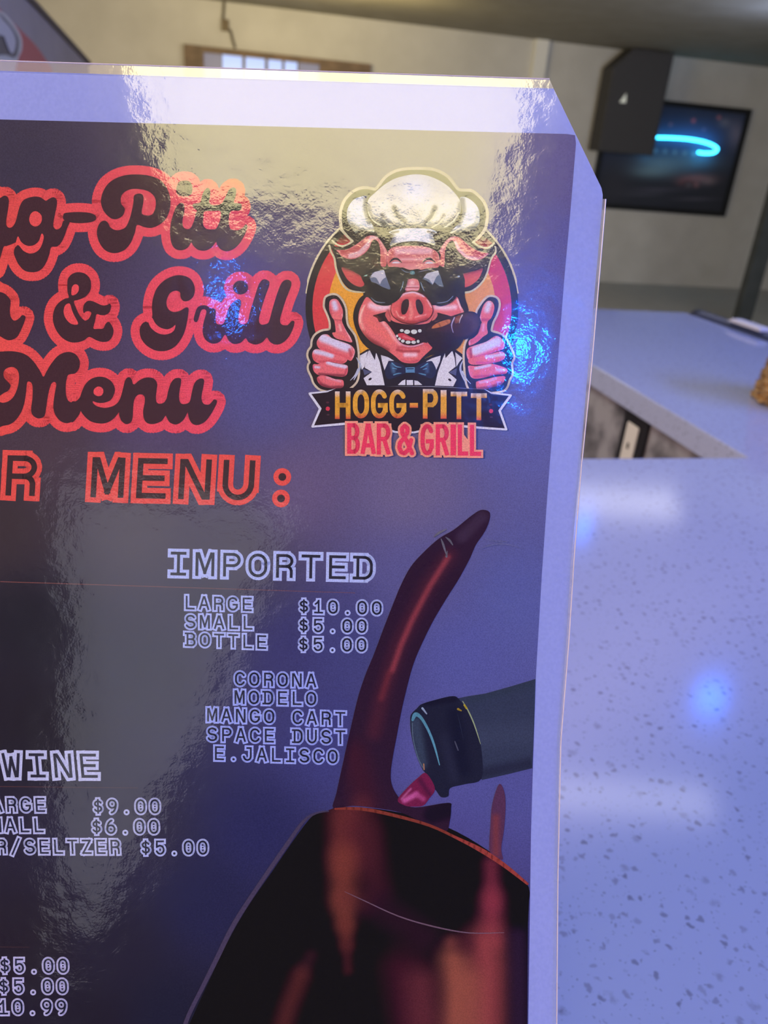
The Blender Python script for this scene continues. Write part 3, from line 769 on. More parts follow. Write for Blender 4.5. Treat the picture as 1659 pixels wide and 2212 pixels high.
# ------------------------------------------------------------------ stroke alphabet for the monospaced lettering
def arc(cx, cy, rx, ry, a0, a1, n=10):
    return [(cx + rx * math.cos(math.radians(a0 + (a1 - a0) * i / n)), cy + ry * math.sin(math.radians(a0 + (a1 - a0) * i / n))) for i in range(n + 1)]
SER = -1.2
GL = {
 'A': [('l', [(-1, 0), (-.12, 1), (.12, 1), (1, 0)]), ('l', [(-.6, .32), (.6, .32)])],
 'B': [('l', [(-.75, 0), (-.75, 1)]), ('l', [(SER, 1), (.2, 1)]), ('c', arc(.2, .76, .66, .24, 90, -90)), ('l', [(-.75, .52), (.25, .52)]), ('c', arc(.25, .26, .72, .26, 90, -90)), ('l', [(SER, 0), (.25, 0)])],
 'C': [('c', arc(0, .62, 1, .38, 25, 180) + arc(0, .38, 1, .38, 180, 335))],
 'D': [('l', [(-.75, 0), (-.75, 1)]), ('l', [(SER, 1), (0, 1)]), ('c', arc(0, .62, .95, .38, 90, 0) + arc(0, .38, .95, .38, 0, -90)), ('l', [(SER, 0), (0, 0)])],
 'E': [('l', [(.9, 1), (-.85, 1), (-.85, 0), (.9, 0)]), ('l', [(-.85, .51), (.75, .51)])],
 'G': [('c', arc(0, .62, 1, .38, 30, 180) + arc(0, .38, 1, .38, 180, 350)), ('l', [(.15, .44), (1, .44), (1, .25)])],
 'I': [('l', [(-.8, 1), (.8, 1)]), ('l', [(0, 1), (0, 0)]), ('l', [(-.8, 0), (.8, 0)])],
 'J': [('l', [(-.1, 1), (.75, 1), (.75, .32)]), ('c', arc(-.1, .32, .85, .32, 0, -175))],
 'L': [('l', [(-.75, 1), (-.75, 0), (.95, 0)])],
 'M': [('l', [(-1, 0), (-1, 1), (-.8, 1), (0, .1), (.8, 1), (1, 1), (1, 0)])],
 'N': [('l', [(-.95, 0), (-.95, 1), (-.7, 1), (.7, 0), (.95, 0), (.95, 1)])],
 'O': [('c', arc(0, .62, 1, .38, 0, 180) + arc(0, .38, 1, .38, 180, 360) + [(1, .62)])],
 'P': [('l', [(-.85, 0), (-.85, 1), (.2, 1)]), ('c', arc(.2, .73, .78, .27, 90, -90)), ('l', [(.2, .46), (-.85, .46)])],
 'R': [('l', [(-.85, 0), (-.85, 1), (.2, 1)]), ('c', arc(.2, .74, .74, .26, 90, -90)), ('l', [(.2, .48), (-.85, .48)]), ('c', arc(.3, .24, .58, .24, 90, 0)), ('l', [(.88, .24), (.88, 0)])],
 'S': [('c', arc(0, .755, .88, .245, 20, 180, 8) + arc(0, .72, .88, .22, 180, 270, 6) + arc(0, .26, .95, .24, 90, 0, 6) + arc(0, .245, .95, .245, 0, -165, 8))],
 'T': [('l', [(-1, 1), (1, 1)]), ('l', [(0, 1), (0, 0)])],
 'U': [('l', [(-.95, 1), (-.95, .38)]), ('c', arc(0, .38, .95, .38, 180, 360)), ('l', [(.95, .38), (.95, 1)])],
 'W': [('l', [(-1, 1), (-.62, 0), (-.45, 0), (0, .85), (.45, 0), (.62, 0), (1, 1)])],
 'Z': [('l', [(-.9, 1), (.85, 1), (-.9, 0), (.95, 0)])],
 '$': [('c', arc(0, .72, .72, .19, 20, 180, 8) + arc(0, .7, .72, .18, 180, 270, 5) + arc(0, .33, .76, .19, 90, 0, 5) + arc(0, .3, .76, .19, 0, -165, 8)), ('l', [(0, -.02), (0, 1.02)])],
 '.': [('d', [(0, .03)])], ':': [('d', [(0, .62)]), ('d', [(0, .0)])],
 '/': [('l', [(-.85, -.1), (.85, 1.1)])],
 '0': [('c', arc(0, .64, .92, .36, 0, 180) + arc(0, .36, .92, .36, 180, 360) + [(.92, .64)]), ('d', [(0, .5)])],
 '1': [('c', [(-.7, .72), (-.3, .82), (.05, 1)]), ('l', [(.05, 1), (.05, 0)]), ('l', [(-.8, 0), (.9, 0)])],
 '5': [('l', [(.8, 1), (-.72, 1), (-.78, .55)]), ('c', [(-.78, .55)] + arc(.02, .33, .88, .33, 125, -160))],
 '6': [('c', arc(0, .31, .9, .31, 0, 360, 16)), ('c', arc(.35, .31, 1.25, .69, 180, 95, 9))],
 '9': [('c', arc(0, .69, .9, .31, 0, 360, 16)), ('c', arc(-.35, .69, 1.25, .69, 0, -85, 9))],
 '&': [('c', [(1.0, 0), (.2, .45), (-.45, .72), (-.5, .9), (-.1, 1.0), (.3, .92), (.3, .76), (-.2, .55), (-.8, .38), (-.9, .2), (-.6, .03), (-.1, 0), (.5, .15), (.85, .48)])],
 'H': [('l', [(-.9, 0), (-.9, 1)]), ('l', [(.9, 0), (.9, 1)]), ('l', [(-.9, .5), (.9, .5)])],
 '-': [('l', [(-.8, .45), (.8, .45)])],
 'i': [('l', [(0, 1), (0, 0)])], 'l': [('l', [(-.8, 1), (-.8, 0), (.9, 0)])],
}
def lay(pr, ch, fx, hw, col, sq=True, dl=0, band=None, dot=None):
    """draws one stroke letter; fx maps glyph coordinates to page pixels"""
    cf = col if callable(col) else (lambda x, y: col)
    for kind, pts in GL[ch]:
        Q = [np.array(fx(*p)) for p in pts]
        if kind == 'd':
            r = dot if dot else hw * 1.35
            pr._put([Q[0] + r * np.array([math.cos(2 * math.pi * k / 16), math.sin(2 * math.pi * k / 16)]) for k in range(16)], [tuple(range(16))], [cf(*Q[0])] * 16, pr.lev + dl); continue
        for i, (a, b_) in enumerate(zip(Q[:-1], Q[1:])):
            d = b_ - a; L = np.hypot(*d)
            if L < 1e-6: continue
            d = d / L; nn_ = np.array([-d[1], d[0]])
            ea = hw if (kind == 'l') else (0 if i else 0); eb = hw if kind == 'l' else 0
            if kind == 'l' and L < 3 * hw and len(Q) > 4: ea = eb = hw * .5
            P = [a - d * ea + nn_ * hw, b_ + d * eb + nn_ * hw, b_ + d * eb - nn_ * hw, a - d * ea - nn_ * hw]
            if band:
                P = clip_band(P, band(a)[0], band(a)[1])
                if len(P) < 3: continue
            pr._put(P, [tuple(range(len(P)))], [cf(*p) for p in P], pr.lev + dl)
        if kind == 'c':
            for q in Q:
                pr._put([q + hw * np.array([math.cos(2 * math.pi * k / 10), math.sin(2 * math.pi * k / 10)]) for k in range(10)], [tuple(range(10))], [cf(*q)] * 10, pr.lev + dl)
def clip_band(P, ytop, ybot):
    for sgn, lim in ((1, ytop), (-1, -ybot)):
        out_ = []
        for i in range(len(P)):
            a, b_ = P[i - 1], P[i]; da, db = sgn * a[1] - lim, sgn * b_[1] - lim
            if da >= 0: out_.append(a) if False else None
            if (da >= 0) != (db >= 0): out_.append(a + (b_ - a) * (da / (da - db)))
            if db >= 0: out_.append(b_)
        P = out_
        if len(P) < 3: return []
    return P
HALO = (184, 182, 238)
def line(name, txt, x0, adv, yb, slope, cap, lean, hw_in, hw_out, col_out, col_in, wf=0.30, parent=None, dot=None):
    """one line of outlined monospaced lettering: pale outline with a dark letter inside"""
    po = Print(4); pi_ = Print(6)
    for i, ch in enumerate(txt):
        if ch == ' ': continue
        def fx(gx, gy, i=i):
            X = x0 + i * adv + gx * adv * wf; base = yb + slope * (X - x0)
            return (X - lean * gy * cap, base - gy * cap)
        def band_o(a, i=i): y_ = yb + slope * (x0 + i * adv - x0); return (y_ - cap - hw_out - 1, y_ + hw_out + 1)
        def band_i(a, i=i): y_ = yb + slope * (x0 + i * adv - x0); return (y_ - cap - hw_in - .5, y_ + hw_in + .5)
        bo, bi = (None, None) if ch == '/' else (band_o, band_i)
        d_in = dot or (hw_in * 1.5); 
        lay(po, ch, fx, hw_out, col_out, band=bo, dot=(d_in + (hw_out - hw_in) * .98) if ch in '.:' else hw_out * .72)
        lay(pi_, ch, fx, hw_in, col_in, band=bi, dot=d_in if ch in '.:' else hw_in * .95)
    o = po.build(name, parent or menu); pi_.build('letter_fill', o); return o
# ------------------------------------------------------------------ menu lettering
RED = lambda x, y: (234 - 4 * (y < 500), 80 + 4 * max(0, 1 - x / 300.0), 84 + 20 * min(1, x / 420.0))
D1 = (66, 48, 54)
line('heading_lettering', 'BAR MENU:', 43 - 188, 94, 1061, .021, 75, -.06, 6.0, 17.0, (228, 84, 82), (70, 50, 56), .315, dot=8.5)
DI = (52, 48, 66)
line('section_lettering', 'IMPORTED', 385, 57.2, 1240, .0225, 45, -.02, 3.1, 9.7, (176, 180, 240), DI, .30)
line('section_lettering', 'WINE', 27, 55.4, 1676, .007, 46, .09, 3.1, 9.7, (190, 186, 232), DI, .30)
SM = dict(hw_in=2.0, hw_out=6.0)
def small(txt, x0, adv, yb, slope=.025, cap=25.5, lean=0.0, col=(172, 176, 240), ci=(48, 46, 70), name='drink_lettering'):
    line(name, txt, x0, adv, yb, slope, cap, lean, 1.9, 5.9, col, ci, .29, dot=2.6)
small('LARGE', 409.9, 31.0, 1314.5, .03); small('SMALL', 411.5, 30.9, 1355.5, .022); small('BOTTLE', 411.7, 30.7, 1394, .037)
small('$10.00', 656.3, 31.5, 1322.5, .024, name='price_lettering'); small('$5.00', 655.8, 31.4, 1363.8, .012, name='price_lettering'); small('$5.00', 655.3, 31.4, 1404.5, .012, name='price_lettering')
BL = (156, 162, 240)
small('CORONA', 518.5, 30.7, 1479, .024, col=BL); small('MODELO', 517.5, 30.9, 1518.7, .02, col=BL); small('MANGO CART', 458.4, 30.75, 1557, .03, col=BL)
small('SPACE DUST', 458.6, 30.75, 1599.2, .023, 26, col=BL); small('E.JALISCO', 473.8, 30.6, 1640, .03, 26, col=BL)
WL = (184, 180, 230)
small('LARGE', -36.6, 31.0, 1752, .0, 26.5, .06, WL); small('SMALL', -38, 30.5, 1796, .0, 26.5, .07, WL); small('R/SELTZER', 3.5, 30.7, 1842, .004, 27, .05, WL)
small('$9.00', 212, 30.7, 1755.5, .0, 27, .03, WL, name='price_lettering'); small('$6.00', 208.9, 30.9, 1799.5, .0, 27, .03, WL, name='price_lettering'); small('$5.00', 315, 30.8, 1844.5, .0, 27, .02, (178, 178, 236), name='price_lettering')
W3 = (186, 176, 226)
small('$5.00', 10.5, 31.5, 2100, .0, 27.5, .04, W3, name='price_lettering'); small('$5.00', 8.4, 31.6, 2144.5, .0, 27.5, .04, W3, name='price_lettering'); small('$10.99', -24, 31.4, 2189.5, .0, 27.5, .04, W3, name='price_lettering')

def dotted(x0, y0, x1, y1, col, step=5.2):
    p = Print(4); m_ = int((x1 - x0) / step)
    for i in range(m_):
        t = i / m_; x = x0 + (x1 - x0) * t; y = y0 + (y1 - y0) * t
        k = 1 - 0.5 * t
        c = np.array(col) * k + backdrop(x, y) * (1 - k)
        p.stroke([(x - 1.5, y), (x + 1.5, y)], 0.9, tuple(c), smooth=False)
    p.build('dotted_rule', menu)
dotted(-200, 1250, 770, 1281, (150, 90, 90)); dotted(-200, 1697, 300, 1702, (104, 66, 72), 4); dotted(-200, 2044, 66, 2046, (92, 58, 64), 4)

# ------------------------------------------------------------------ script title: dark letters on a red outline
ZA, ZB, ZC, ZD = TR(0, 350, 5.53), TR(200, 350, 4.484), TR(0, 560, 5.925), TR(270, 560, 4.046)
ZE, ZF = TR(0, 740, 6.38), TR(160, 760, 4.879)
def title(name, shapes, reds=()):
    po = Print(4); pi_ = Print(7)
    for T, pts in shapes:
        po.grow(pts, 19.5, RED, T); pi_.poly(pts, (72, 46, 56), T=T)
    o = po.build(name, menu, 'red outlined dark script lettering'); f_ = pi_.build('letter_fill', o)
    if reds:
        for T, pts in reds: Print(9).poly(pts, (0, 0, 0), T=T, grad=RED).build('letter_counter', o)
G1 = [(-60, 450), (0, 430), (50, 402), (88, 415), (105, 465), (95, 560), (75, 680), (72, 740), (90, 775), (125, 785), (160, 760), (190, 700), (215, 600), (240, 520), (275, 460), (330, 430), (410, 412), (480, 420), (530, 452), (550, 462), (585, 440), (635, 420), (668, 438), (680, 485), (665, 580), (642, 690), (636, 760), (660, 800), (700, 800), (735, 765), (760, 700), (830, 715), (800, 790), (770, 880), (730, 960), (680, 1008), (610, 1018), (585, 1110), (540, 1220), (480, 1290), (400, 1315), (300, 1300), (230, 1235), (185, 1150), (165, 1080), (180, 1020), (205, 995), (195, 960), (140, 980), (80, 1002), (45, 1010), (20, 1080), (0, 1150), (-60, 1260)]
HY = [(755, 640), (770, 612), (850, 600), (950, 597), (1060, 605), (1130, 630), (1148, 665), (1130, 700), (1060, 722), (950, 730), (850, 722), (775, 700), (752, 670)]
Pp = [(80, 380), (100, 290), (150, 210), (230, 155), (330, 125), (430, 120), (540, 130), (640, 165), (700, 220), (740, 300), (755, 390), (745, 470), (710, 550), (650, 605), (570, 638), (500, 630), (430, 610), (410, 680), (370, 780), (310, 850), (220, 882), (130, 860), (70, 790), (42, 700), (50, 630), (80, 580), (120, 568), (150, 590), (170, 630), (210, 655), (260, 658), (320, 630), (355, 560), (380, 470), (395, 390), (400, 330), (430, 308), (470, 308), (492, 335), (490, 400), (478, 500), (560, 515), (600, 470), (612, 400), (600, 340), (550, 290), (470, 265), (380, 262), (310, 290), (275, 340), (275, 400), (305, 440), (310, 470), (290, 520), (240, 550), (190, 550), (140, 515), (100, 460)]
IDOT = [(820, 220), (850, 185), (920, 180), (960, 215), (965, 290), (930, 330), (850, 328), (810, 290)]
ITT = [(790, 480), (820, 420), (860, 395), (888, 420), (885, 500), (870, 570), (880, 630), (920, 650), (955, 630), (985, 560), (1000, 495), (1010, 470), (975, 440), (975, 405), (1040, 390), (1065, 310), (1090, 265), (1120, 250), (1140, 280), (1135, 350), (1130, 395), (1180, 420), (1250, 400), (1290, 330), (1320, 270), (1360, 245), (1390, 265), (1385, 330), (1370, 395), (1430, 400), (1445, 440), (1420, 470), (1340, 475), (1320, 540), (1320, 600), (1340, 650), (1400, 660), (1450, 640), (1480, 605), (1500, 620), (1480, 690), (1430, 780), (1370, 840), (1300, 865), (1240, 845), (1205, 800), (1195, 775), (1150, 830), (1090, 858), (1020, 850), (975, 810), (955, 780), (920, 830), (860, 855), (800, 840), (765, 790), (750, 690), (760, 580)]
title('title_lettering', [(ZA, G1), (ZA, HY), (ZB, Pp), (ZB, IDOT), (ZB, ITT)],
      [(ZA, [(190, 965), (215, 888), (250, 950), (300, 990), (360, 1003), (420, 985), (465, 940), (490, 870), (505, 855), (522, 890), (510, 960), (475, 1035), (420, 1080), (350, 1092), (280, 1060), (230, 1000), (205, 990)]),
       (ZA, [(350, 690), (362, 630), (400, 592), (450, 595), (495, 640), (498, 700), (470, 750), (420, 770), (370, 745)]),
       (ZB, [(1085, 480), (1180, 475), (1240, 480), (1235, 560), (1200, 640), (1160, 652), (1100, 645), (1070, 600), (1075, 530)])])
AMP = [(860, 330), (870, 250), (920, 190), (1000, 165), (1090, 185), (1150, 250), (1165, 330), (1150, 410), (1090, 480), (1000, 520), (945, 540), (980, 640), (1020, 720), (1060, 765), (1095, 785), (1140, 755), (1168, 690), (1140, 665), (1095, 670), (1075, 690), (1062, 650), (1075, 580), (1120, 535), (1180, 535), (1240, 560), (1310, 590), (1370, 585), (1405, 568), (1418, 600), (1405, 670), (1350, 712), (1290, 715), (1235, 705), (1215, 790), (1195, 885), (1260, 890), (1320, 885), (1350, 830), (1385, 800), (1420, 830), (1450, 900), (1440, 980), (1390, 1045), (1310, 1058), (1230, 1035), (1165, 1000), (1130, 998), (1070, 1040), (980, 1065), (880, 1055), (790, 1000), (720, 910), (680, 800), (680, 700), (710, 610), (760, 550), (830, 505), (880, 490), (865, 420)]
RL = [(-60, 430), (0, 420), (60, 440), (120, 500), (135, 545), (125, 650), (135, 730), (170, 780), (210, 780), (250, 750), (285, 715), (325, 735), (310, 800), (270, 900), (220, 990), (150, 1032), (80, 1030), (0, 985), (-60, 960)]
GG = [(235, 420), (245, 340), (280, 250), (350, 180), (440, 142), (520, 145), (580, 180), (610, 250), (600, 320), (560, 360), (510, 365), (485, 330), (480, 290), (440, 275), (390, 300), (362, 370), (375, 430), (420, 460), (480, 450), (530, 422), (555, 432), (550, 500), (530, 600), (500, 680), (440, 760), (360, 800), (270, 798), (190, 755), (140, 690), (128, 620), (145, 570), (180, 545), (205, 550), (238, 500)]
RILL = [(600, 530), (620, 450), (645, 412), (700, 402), (745, 425), (790, 440), (792, 520), (800, 560), (830, 570), (865, 555), (890, 480), (910, 420), (950, 370), (1000, 350), (1015, 385), (1000, 450), (990, 530), (1010, 565), (1050, 565), (1075, 540), (1090, 470), (1130, 340), (1170, 220), (1210, 175), (1255, 190), (1260, 230), (1220, 340), (1190, 440), (1170, 530), (1190, 570), (1235, 565), (1260, 540), (1290, 430), (1330, 300), (1370, 205), (1415, 178), (1450, 195), (1450, 240), (1410, 340), (1375, 450), (1355, 530), (1370, 570), (1420, 575), (1455, 540), (1480, 545), (1470, 600), (1430, 680), (1370, 735), (1310, 745), (1265, 720), (1240, 685), (1200, 725), (1140, 745), (1080, 725), (1055, 690), (1010, 730), (950, 740), (905, 710), (875, 660), (830, 720), (770, 738), (710, 710), (680, 650), (685, 560), (710, 470), (700, 440), (665, 450), (632, 545)]
RID = [(1010 + 66 * math.cos(a), 247 + 61 * math.sin(a)) for a in [2 * math.pi * k / 12 for k in range(12)]]
title('title_lettering', [(ZC, RL), (ZC, AMP), (ZD, GG), (ZD, RILL), (ZD, RID)],
      [(ZC, [(915, 400), (925, 350), (960, 320), (1000, 335), (1010, 380), (990, 430), (945, 460), (915, 455)]),
       (ZC, [(815, 650), (835, 590), (875, 565), (900, 580), (920, 650), (950, 720), (1000, 820), (960, 838), (900, 820), (850, 770), (820, 710)]),
       (ZD, [(190, 500), (235, 510), (265, 560), (310, 598), (370, 612), (415, 595), (440, 575), (432, 615), (400, 645), (340, 658), (280, 642), (228, 600), (205, 552)])])
MM = [(-60, 120), (0, 125), (120, 118), (250, 130), (370, 175), (470, 270), (550, 390), (597, 470), (640, 400), (700, 300), (790, 190), (880, 140), (960, 130), (1040, 160), (1090, 230), (1100, 300), (1080, 370), (1030, 425), (950, 440), (920, 490), (905, 600), (910, 720), (940, 800), (1000, 825), (1060, 815), (1100, 760), (1160, 720), (1160, 900), (1110, 940), (1060, 1030), (990, 1090), (910, 1110), (830, 1080), (770, 1010), (740, 930), (735, 850), (755, 700), (775, 590), (765, 550), (730, 545), (695, 590), (670, 680), (650, 790), (635, 900), (620, 990), (590, 1030), (530, 1045), (470, 1020), (435, 970), (430, 900), (445, 780), (450, 640), (440, 570), (410, 540), (375, 545), (362, 620), (355, 700), (330, 850), (290, 960), (230, 1050), (150, 1120), (50, 1145), (-60, 1150), (-60, 840), (50, 830), (130, 800), (190, 740), (235, 640), (258, 540), (262, 450), (240, 380), (190, 340), (130, 340), (70, 370), (45, 430), (60, 490), (110, 545), (145, 590), (120, 650), (60, 690), (-60, 700)]
ENU = [(-30, 540), (20, 520), (60, 480), (85, 410), (120, 340), (180, 285), (260, 262), (340, 275), (400, 320), (430, 390), (415, 460), (380, 510), (310, 537), (240, 535), (200, 520), (200, 540), (240, 572), (320, 590), (400, 575), (455, 540), (490, 480), (515, 390), (535, 310), (560, 272), (590, 270), (610, 300), (620, 335), (640, 340), (680, 305), (740, 275), (800, 270), (850, 290), (875, 340), (870, 400), (862, 480), (870, 530), (900, 547), (945, 535), (975, 490), (990, 420), (1015, 340), (1050, 290), (1090, 275), (1125, 285), (1125, 340), (1110, 420), (1108, 500), (1130, 545), (1180, 548), (1220, 520), (1240, 430), (1265, 340), (1300, 295), (1345, 280), (1370, 300), (1362, 370), (1345, 450), (1345, 510), (1370, 550), (1420, 555), (1450, 530), (1475, 502), (1505, 515), (1490, 570), (1440, 660), (1380, 735), (1310, 770), (1250, 760), (1215, 710), (1200, 650), (1195, 640), (1150, 720), (1080, 765), (1010, 745), (975, 690), (962, 675), (920, 730), (840, 760), (770, 750), (735, 700), (728, 620), (745, 530), (742, 475), (715, 450), (670, 455), (635, 500), (622, 580), (618, 680), (600, 740), (550, 762), (500, 730), (475, 670), (470, 640), (420, 700), (350, 745), (270, 755), (180, 735), (120, 690), (80, 640), (70, 625), (40, 680), (-30, 740)]
title('title_lettering', [(ZE, MM), (ZF, ENU)], [(ZF, [(205, 430), (215, 390), (257, 365), (300, 385), (308, 425), (290, 458), (255, 467), (222, 455)])])

# ------------------------------------------------------------------ wine picture in the lower right of the page
W1, W2 = TR(680, 1060, 2.989), TR(380, 1640, 1.975)
DK = (21, 17, 25)
gl = Print(4, (.96, .93, 1.06))
gl.poly([(640, 222), (590, 235), (520, 320), (410, 480), (300, 640), (210, 800), (140, 950), (80, 1080), (20, 1240), (-30, 1600), (0, 2200), (120, 2700), (300, 3100), (1480, 3150), (1492, 2200), (1497, 1400), (1502, 700), (1505, 545), (1420, 460), (1340, 395), (1200, 310), (1050, 250), (900, 218), (780, 205), (690, 205)], DK, [
    ([(745, 210), (750, 400)], 170, (104, 46, 48), .9, 0), ([(700, 250), (700, 460)], 75, (108, 50, 48), .6, 0), ([(820, 320), (850, 540)], 130, (78, 36, 44), .7, 0),
    ([(712, 420), (712, 600)], 110, (122, 60, 50), .9, 0), ([(716, 600), (722, 700)], 85, (122, 62, 50), .85, 0), ([(722, 700), (728, 790)], 62, (108, 52, 46), .8, 0), ([(728, 790), (734, 900)], 45, (80, 38, 40), .7, 0),
    ([(740, 600), (800, 620)], 90, (96, 46, 46), .5, 0), ([(880, 640), (1060, 760)], 150, (54, 28, 42), .7, 0), ([(960, 900), (1010, 1200)], 170, (70, 30, 42), .8, 0),
    ([(1345, 450), (1350, 620)], 70, (124, 48, 62), .8, 0), ([(1348, 600), (1345, 760)], 100, (138, 54, 66), .85, 0), ([(1320, 800), (1330, 900), (1320, 1250), (1320, 2600)], 170, (146, 66, 66), .95, 0), ([(1250, 950), (1260, 1300), (1260, 2600)], 120, (150, 80, 66), .8, 0),
    ([(1175, 780)], 60, (120, 60, 56), .7, 0), ([(1185, 860), (1195, 1000), (1180, 1250), (1180, 2600)], 120, (154, 84, 66), .9, 0), ([(1050, 960), (1070, 1250)], 140, (104, 48, 54), .8, 0),
    ([(575, 840), (545, 900)], 60, (70, 38, 42), .6, 0), ([(530, 930), (480, 1060), (430, 1230)], 85, (96, 46, 44), .75, 0), ([(1235, 790)], 80, (70, 32, 42), .6, 0), ([(1460, 760), (1470, 1300)], 80, (48, 32, 52), .9, 0)], W2, 6, 3)
go = gl.build('wine_glass_print', menu, 'dark tilted wine glass printed in the lower right')
li = Print(8)
li.stroke([(650, 222), (600, 230), (545, 265), (470, 370), (360, 530), (250, 700), (170, 860), (110, 980), (60, 1080), (30, 1160), (0, 1260)], [3, 4, 6, 9, 9, 10, 10, 9, 9, 9, 9], (74, 62, 92), W2)
li.stroke([(680, 212), (790, 212), (920, 237), (1080, 282), (1200, 337), (1300, 387), (1400, 452), (1500, 532)], [4, 7, 7, 6, 6, 10, 9, 5], lambda x, y: (128, 56, 52) if x < 980 else (150, 62, 62), W2)
li.stroke([(720, 565), (800, 602), (950, 670), (1100, 714), (1250, 741), (1400, 740)], [.8, 2, 2.6, 3, 2.4, 1.2], (112, 84, 108), W2)
li.build('glass_rim', go)
sm = Print(7, (.98, 1.0, 1.14))
sm.poly([(1125, 135), (1130, 180), (1100, 260), (1040, 350), (1000, 440), (930, 570), (860, 680), (770, 830), (700, 970), (640, 1110), (600, 1250), (560, 1420), (530, 1580), (500, 1740), (490, 1850), (510, 1930), (570, 2010), (650, 2045), (860, 2015), (880, 2050), (870, 2140), (840, 2200), (690, 2140), (560, 2080), (400, 2050), (240, 2035), (120, 2050), (140, 1950), (190, 1720), (230, 1540), (280, 1330), (330, 1180), (380, 1060), (440, 900), (510, 720), (560, 600), (620, 490), (700, 400), (800, 310), (900, 250), (1000, 170), (1070, 125)], (50, 30, 46), [
    ([(870, 420), (730, 610), (620, 830), (540, 1000), (480, 1180), (430, 1340), (380, 1560)], 95, (80, 36, 48), .7, 0), ([(860, 430), (740, 620), (630, 830), (555, 1000), (500, 1160)], 34, (146, 60, 66), .85, 0),
    ([(480, 1180), (430, 1340)], 40, (112, 44, 52), .7, 0), ([(1080, 170), (950, 300)], 60, (66, 46, 62), .8, .2), ([(250, 1700), (330, 2030)], 170, (68, 30, 42), .75, 0), ([(300, 2030)], 120, (104, 46, 48), .5, 0),
    ([(760, 2090), (860, 2060)], 80, (32, 22, 36), .95, .4), ([(230, 1560), (160, 1960)], 40, (44, 26, 44), .6, 0)], W1, 5)
so = sm.build('wine_stream', go, 'dark red stream of pouring wine')
bt = Print(6)
bt.poly([(900, 1345), (1000, 1325), (1100, 1310), (1260, 1265), (1424, 1216), (1420, 1400), (1412, 1600), (1404, 1792), (1250, 1830), (1080, 1868), (980, 1700)], (54, 58, 86), [([(1000, 1600), (1400, 1560)], 150, (62, 66, 96), .7, 0), ([(960, 1850), (1400, 1760)], 70, (40, 40, 64), .8, 0), ([(1000, 1350), (1420, 1240)], 50, (50, 56, 78), .7, 0)], W1, 6, smooth=False)
bt.poly([(615, 1480), (625, 1440), (660, 1405), (690, 1378), (780, 1350), (890, 1326), (935, 1350), (1000, 1440), (1050, 1560), (1078, 1690), (1076, 1860), (970, 1895), (875, 1920), (862, 1972), (815, 1978), (782, 1935), (740, 1900), (700, 1860), (715, 1828), (690, 1790), (650, 1690), (622, 1570)], (36, 36, 58), [
    ([(650, 1500), (690, 1760)], 60, (58, 66, 92), .9, .2), ([(900, 1450), (960, 1800)], 90, (28, 28, 50), .8, 0), ([(840, 1600), (900, 1850)], 60, (44, 44, 70), .6, 0), ([(720, 1370), (900, 1345)], 40, (28, 26, 46), .8, 0)], W1, 5, dl=1)
bt.stroke([(632, 1480), (650, 1445), (685, 1465), (730, 1540), (770, 1640), (805, 1770)], [8, 14, 10, 8, 7, 3], (92, 142, 176), W1, dl=2)
bt.stroke([(630, 1500), (635, 1600), (665, 1720), (700, 1790)], [3, 3, 3, 4], (86, 98, 126), W1, dl=2)
bt.stroke([(695, 1405), (722, 1440)], [7, 4], (150, 160, 200), W1, dl=2)
bt.stroke([(955, 1360), (990, 1420), (1030, 1510), (1070, 1635)], [2, 4, 4, 1.5], (150, 156, 130), W1, dl=2)
bt.stroke([(966, 1384), (980, 1405)], 6, (186, 160, 60), W1, dl=3); bt.stroke([(925, 1410), (945, 1420)], [7, 4], (170, 140, 56), W1, dl=3)
bt.stroke([(905, 1620), (925, 1675)], 4, (80, 78, 104), W1, dl=2); bt.stroke([(703, 1765), (706, 1800)], 4, (170, 120, 100), W1, dl=2)
bt.build('bottle_neck_print', go, 'dark green bottle neck pouring')
pk = Print(8)
pk.poly([(535, 1995), (600, 1915), (670, 1850), (715, 1822), (760, 1880), (775, 1935), (740, 1985), (700, 2033), (630, 2040), (575, 2030)], (112, 34, 74), [([(580, 2000), (655, 1960)], 30, (196, 90, 160), .9, .1), ([(655, 1960), (700, 1990)], 26, (170, 70, 130), .8, .1), ([(560, 1990), (620, 1925)], 12, (190, 100, 160), .7, 0), ([(680, 1870), (740, 1960)], 30, (70, 28, 60), .7, 0)], W1, 2.5)
pk.poly([(1380, 105), (1405, 160), (1402, 280), (1388, 380), (1395, 428), (1365, 415), (1338, 390), (1342, 280), (1350, 190)], (84, 50, 84), [([(1365, 250), (1365, 400)], 30, (122, 56, 66), .8, 0)], W2, 4)
pk.build('wine_splash', go, 'pink red wine at the bottle lip')

# pale scuffs worn into the laminate over the tip of the wine stream
for k_, q in enumerate(([(770, 300), (800, 275), (850, 250)], [(815, 310), (830, 350), (850, 415)], [(845, 300), (870, 320), (890, 350)], [(855, 390), (850, 425)], [(1075, 375), (1150, 350), (1230, 345), (1340, 372)], [(1100, 310), (1160, 325), (1240, 330)])):
    Print(11).stroke(q, [2.2, 7, 3, 2.2][:len(q)] if k_ < 4 else [1.5, 4.5, 5, 1.5][:len(q)], (112, 106, 128) if k_ < 4 else (102, 100, 156), W1).build('film_scuff', menu, 'pale worn scuff on the laminate')
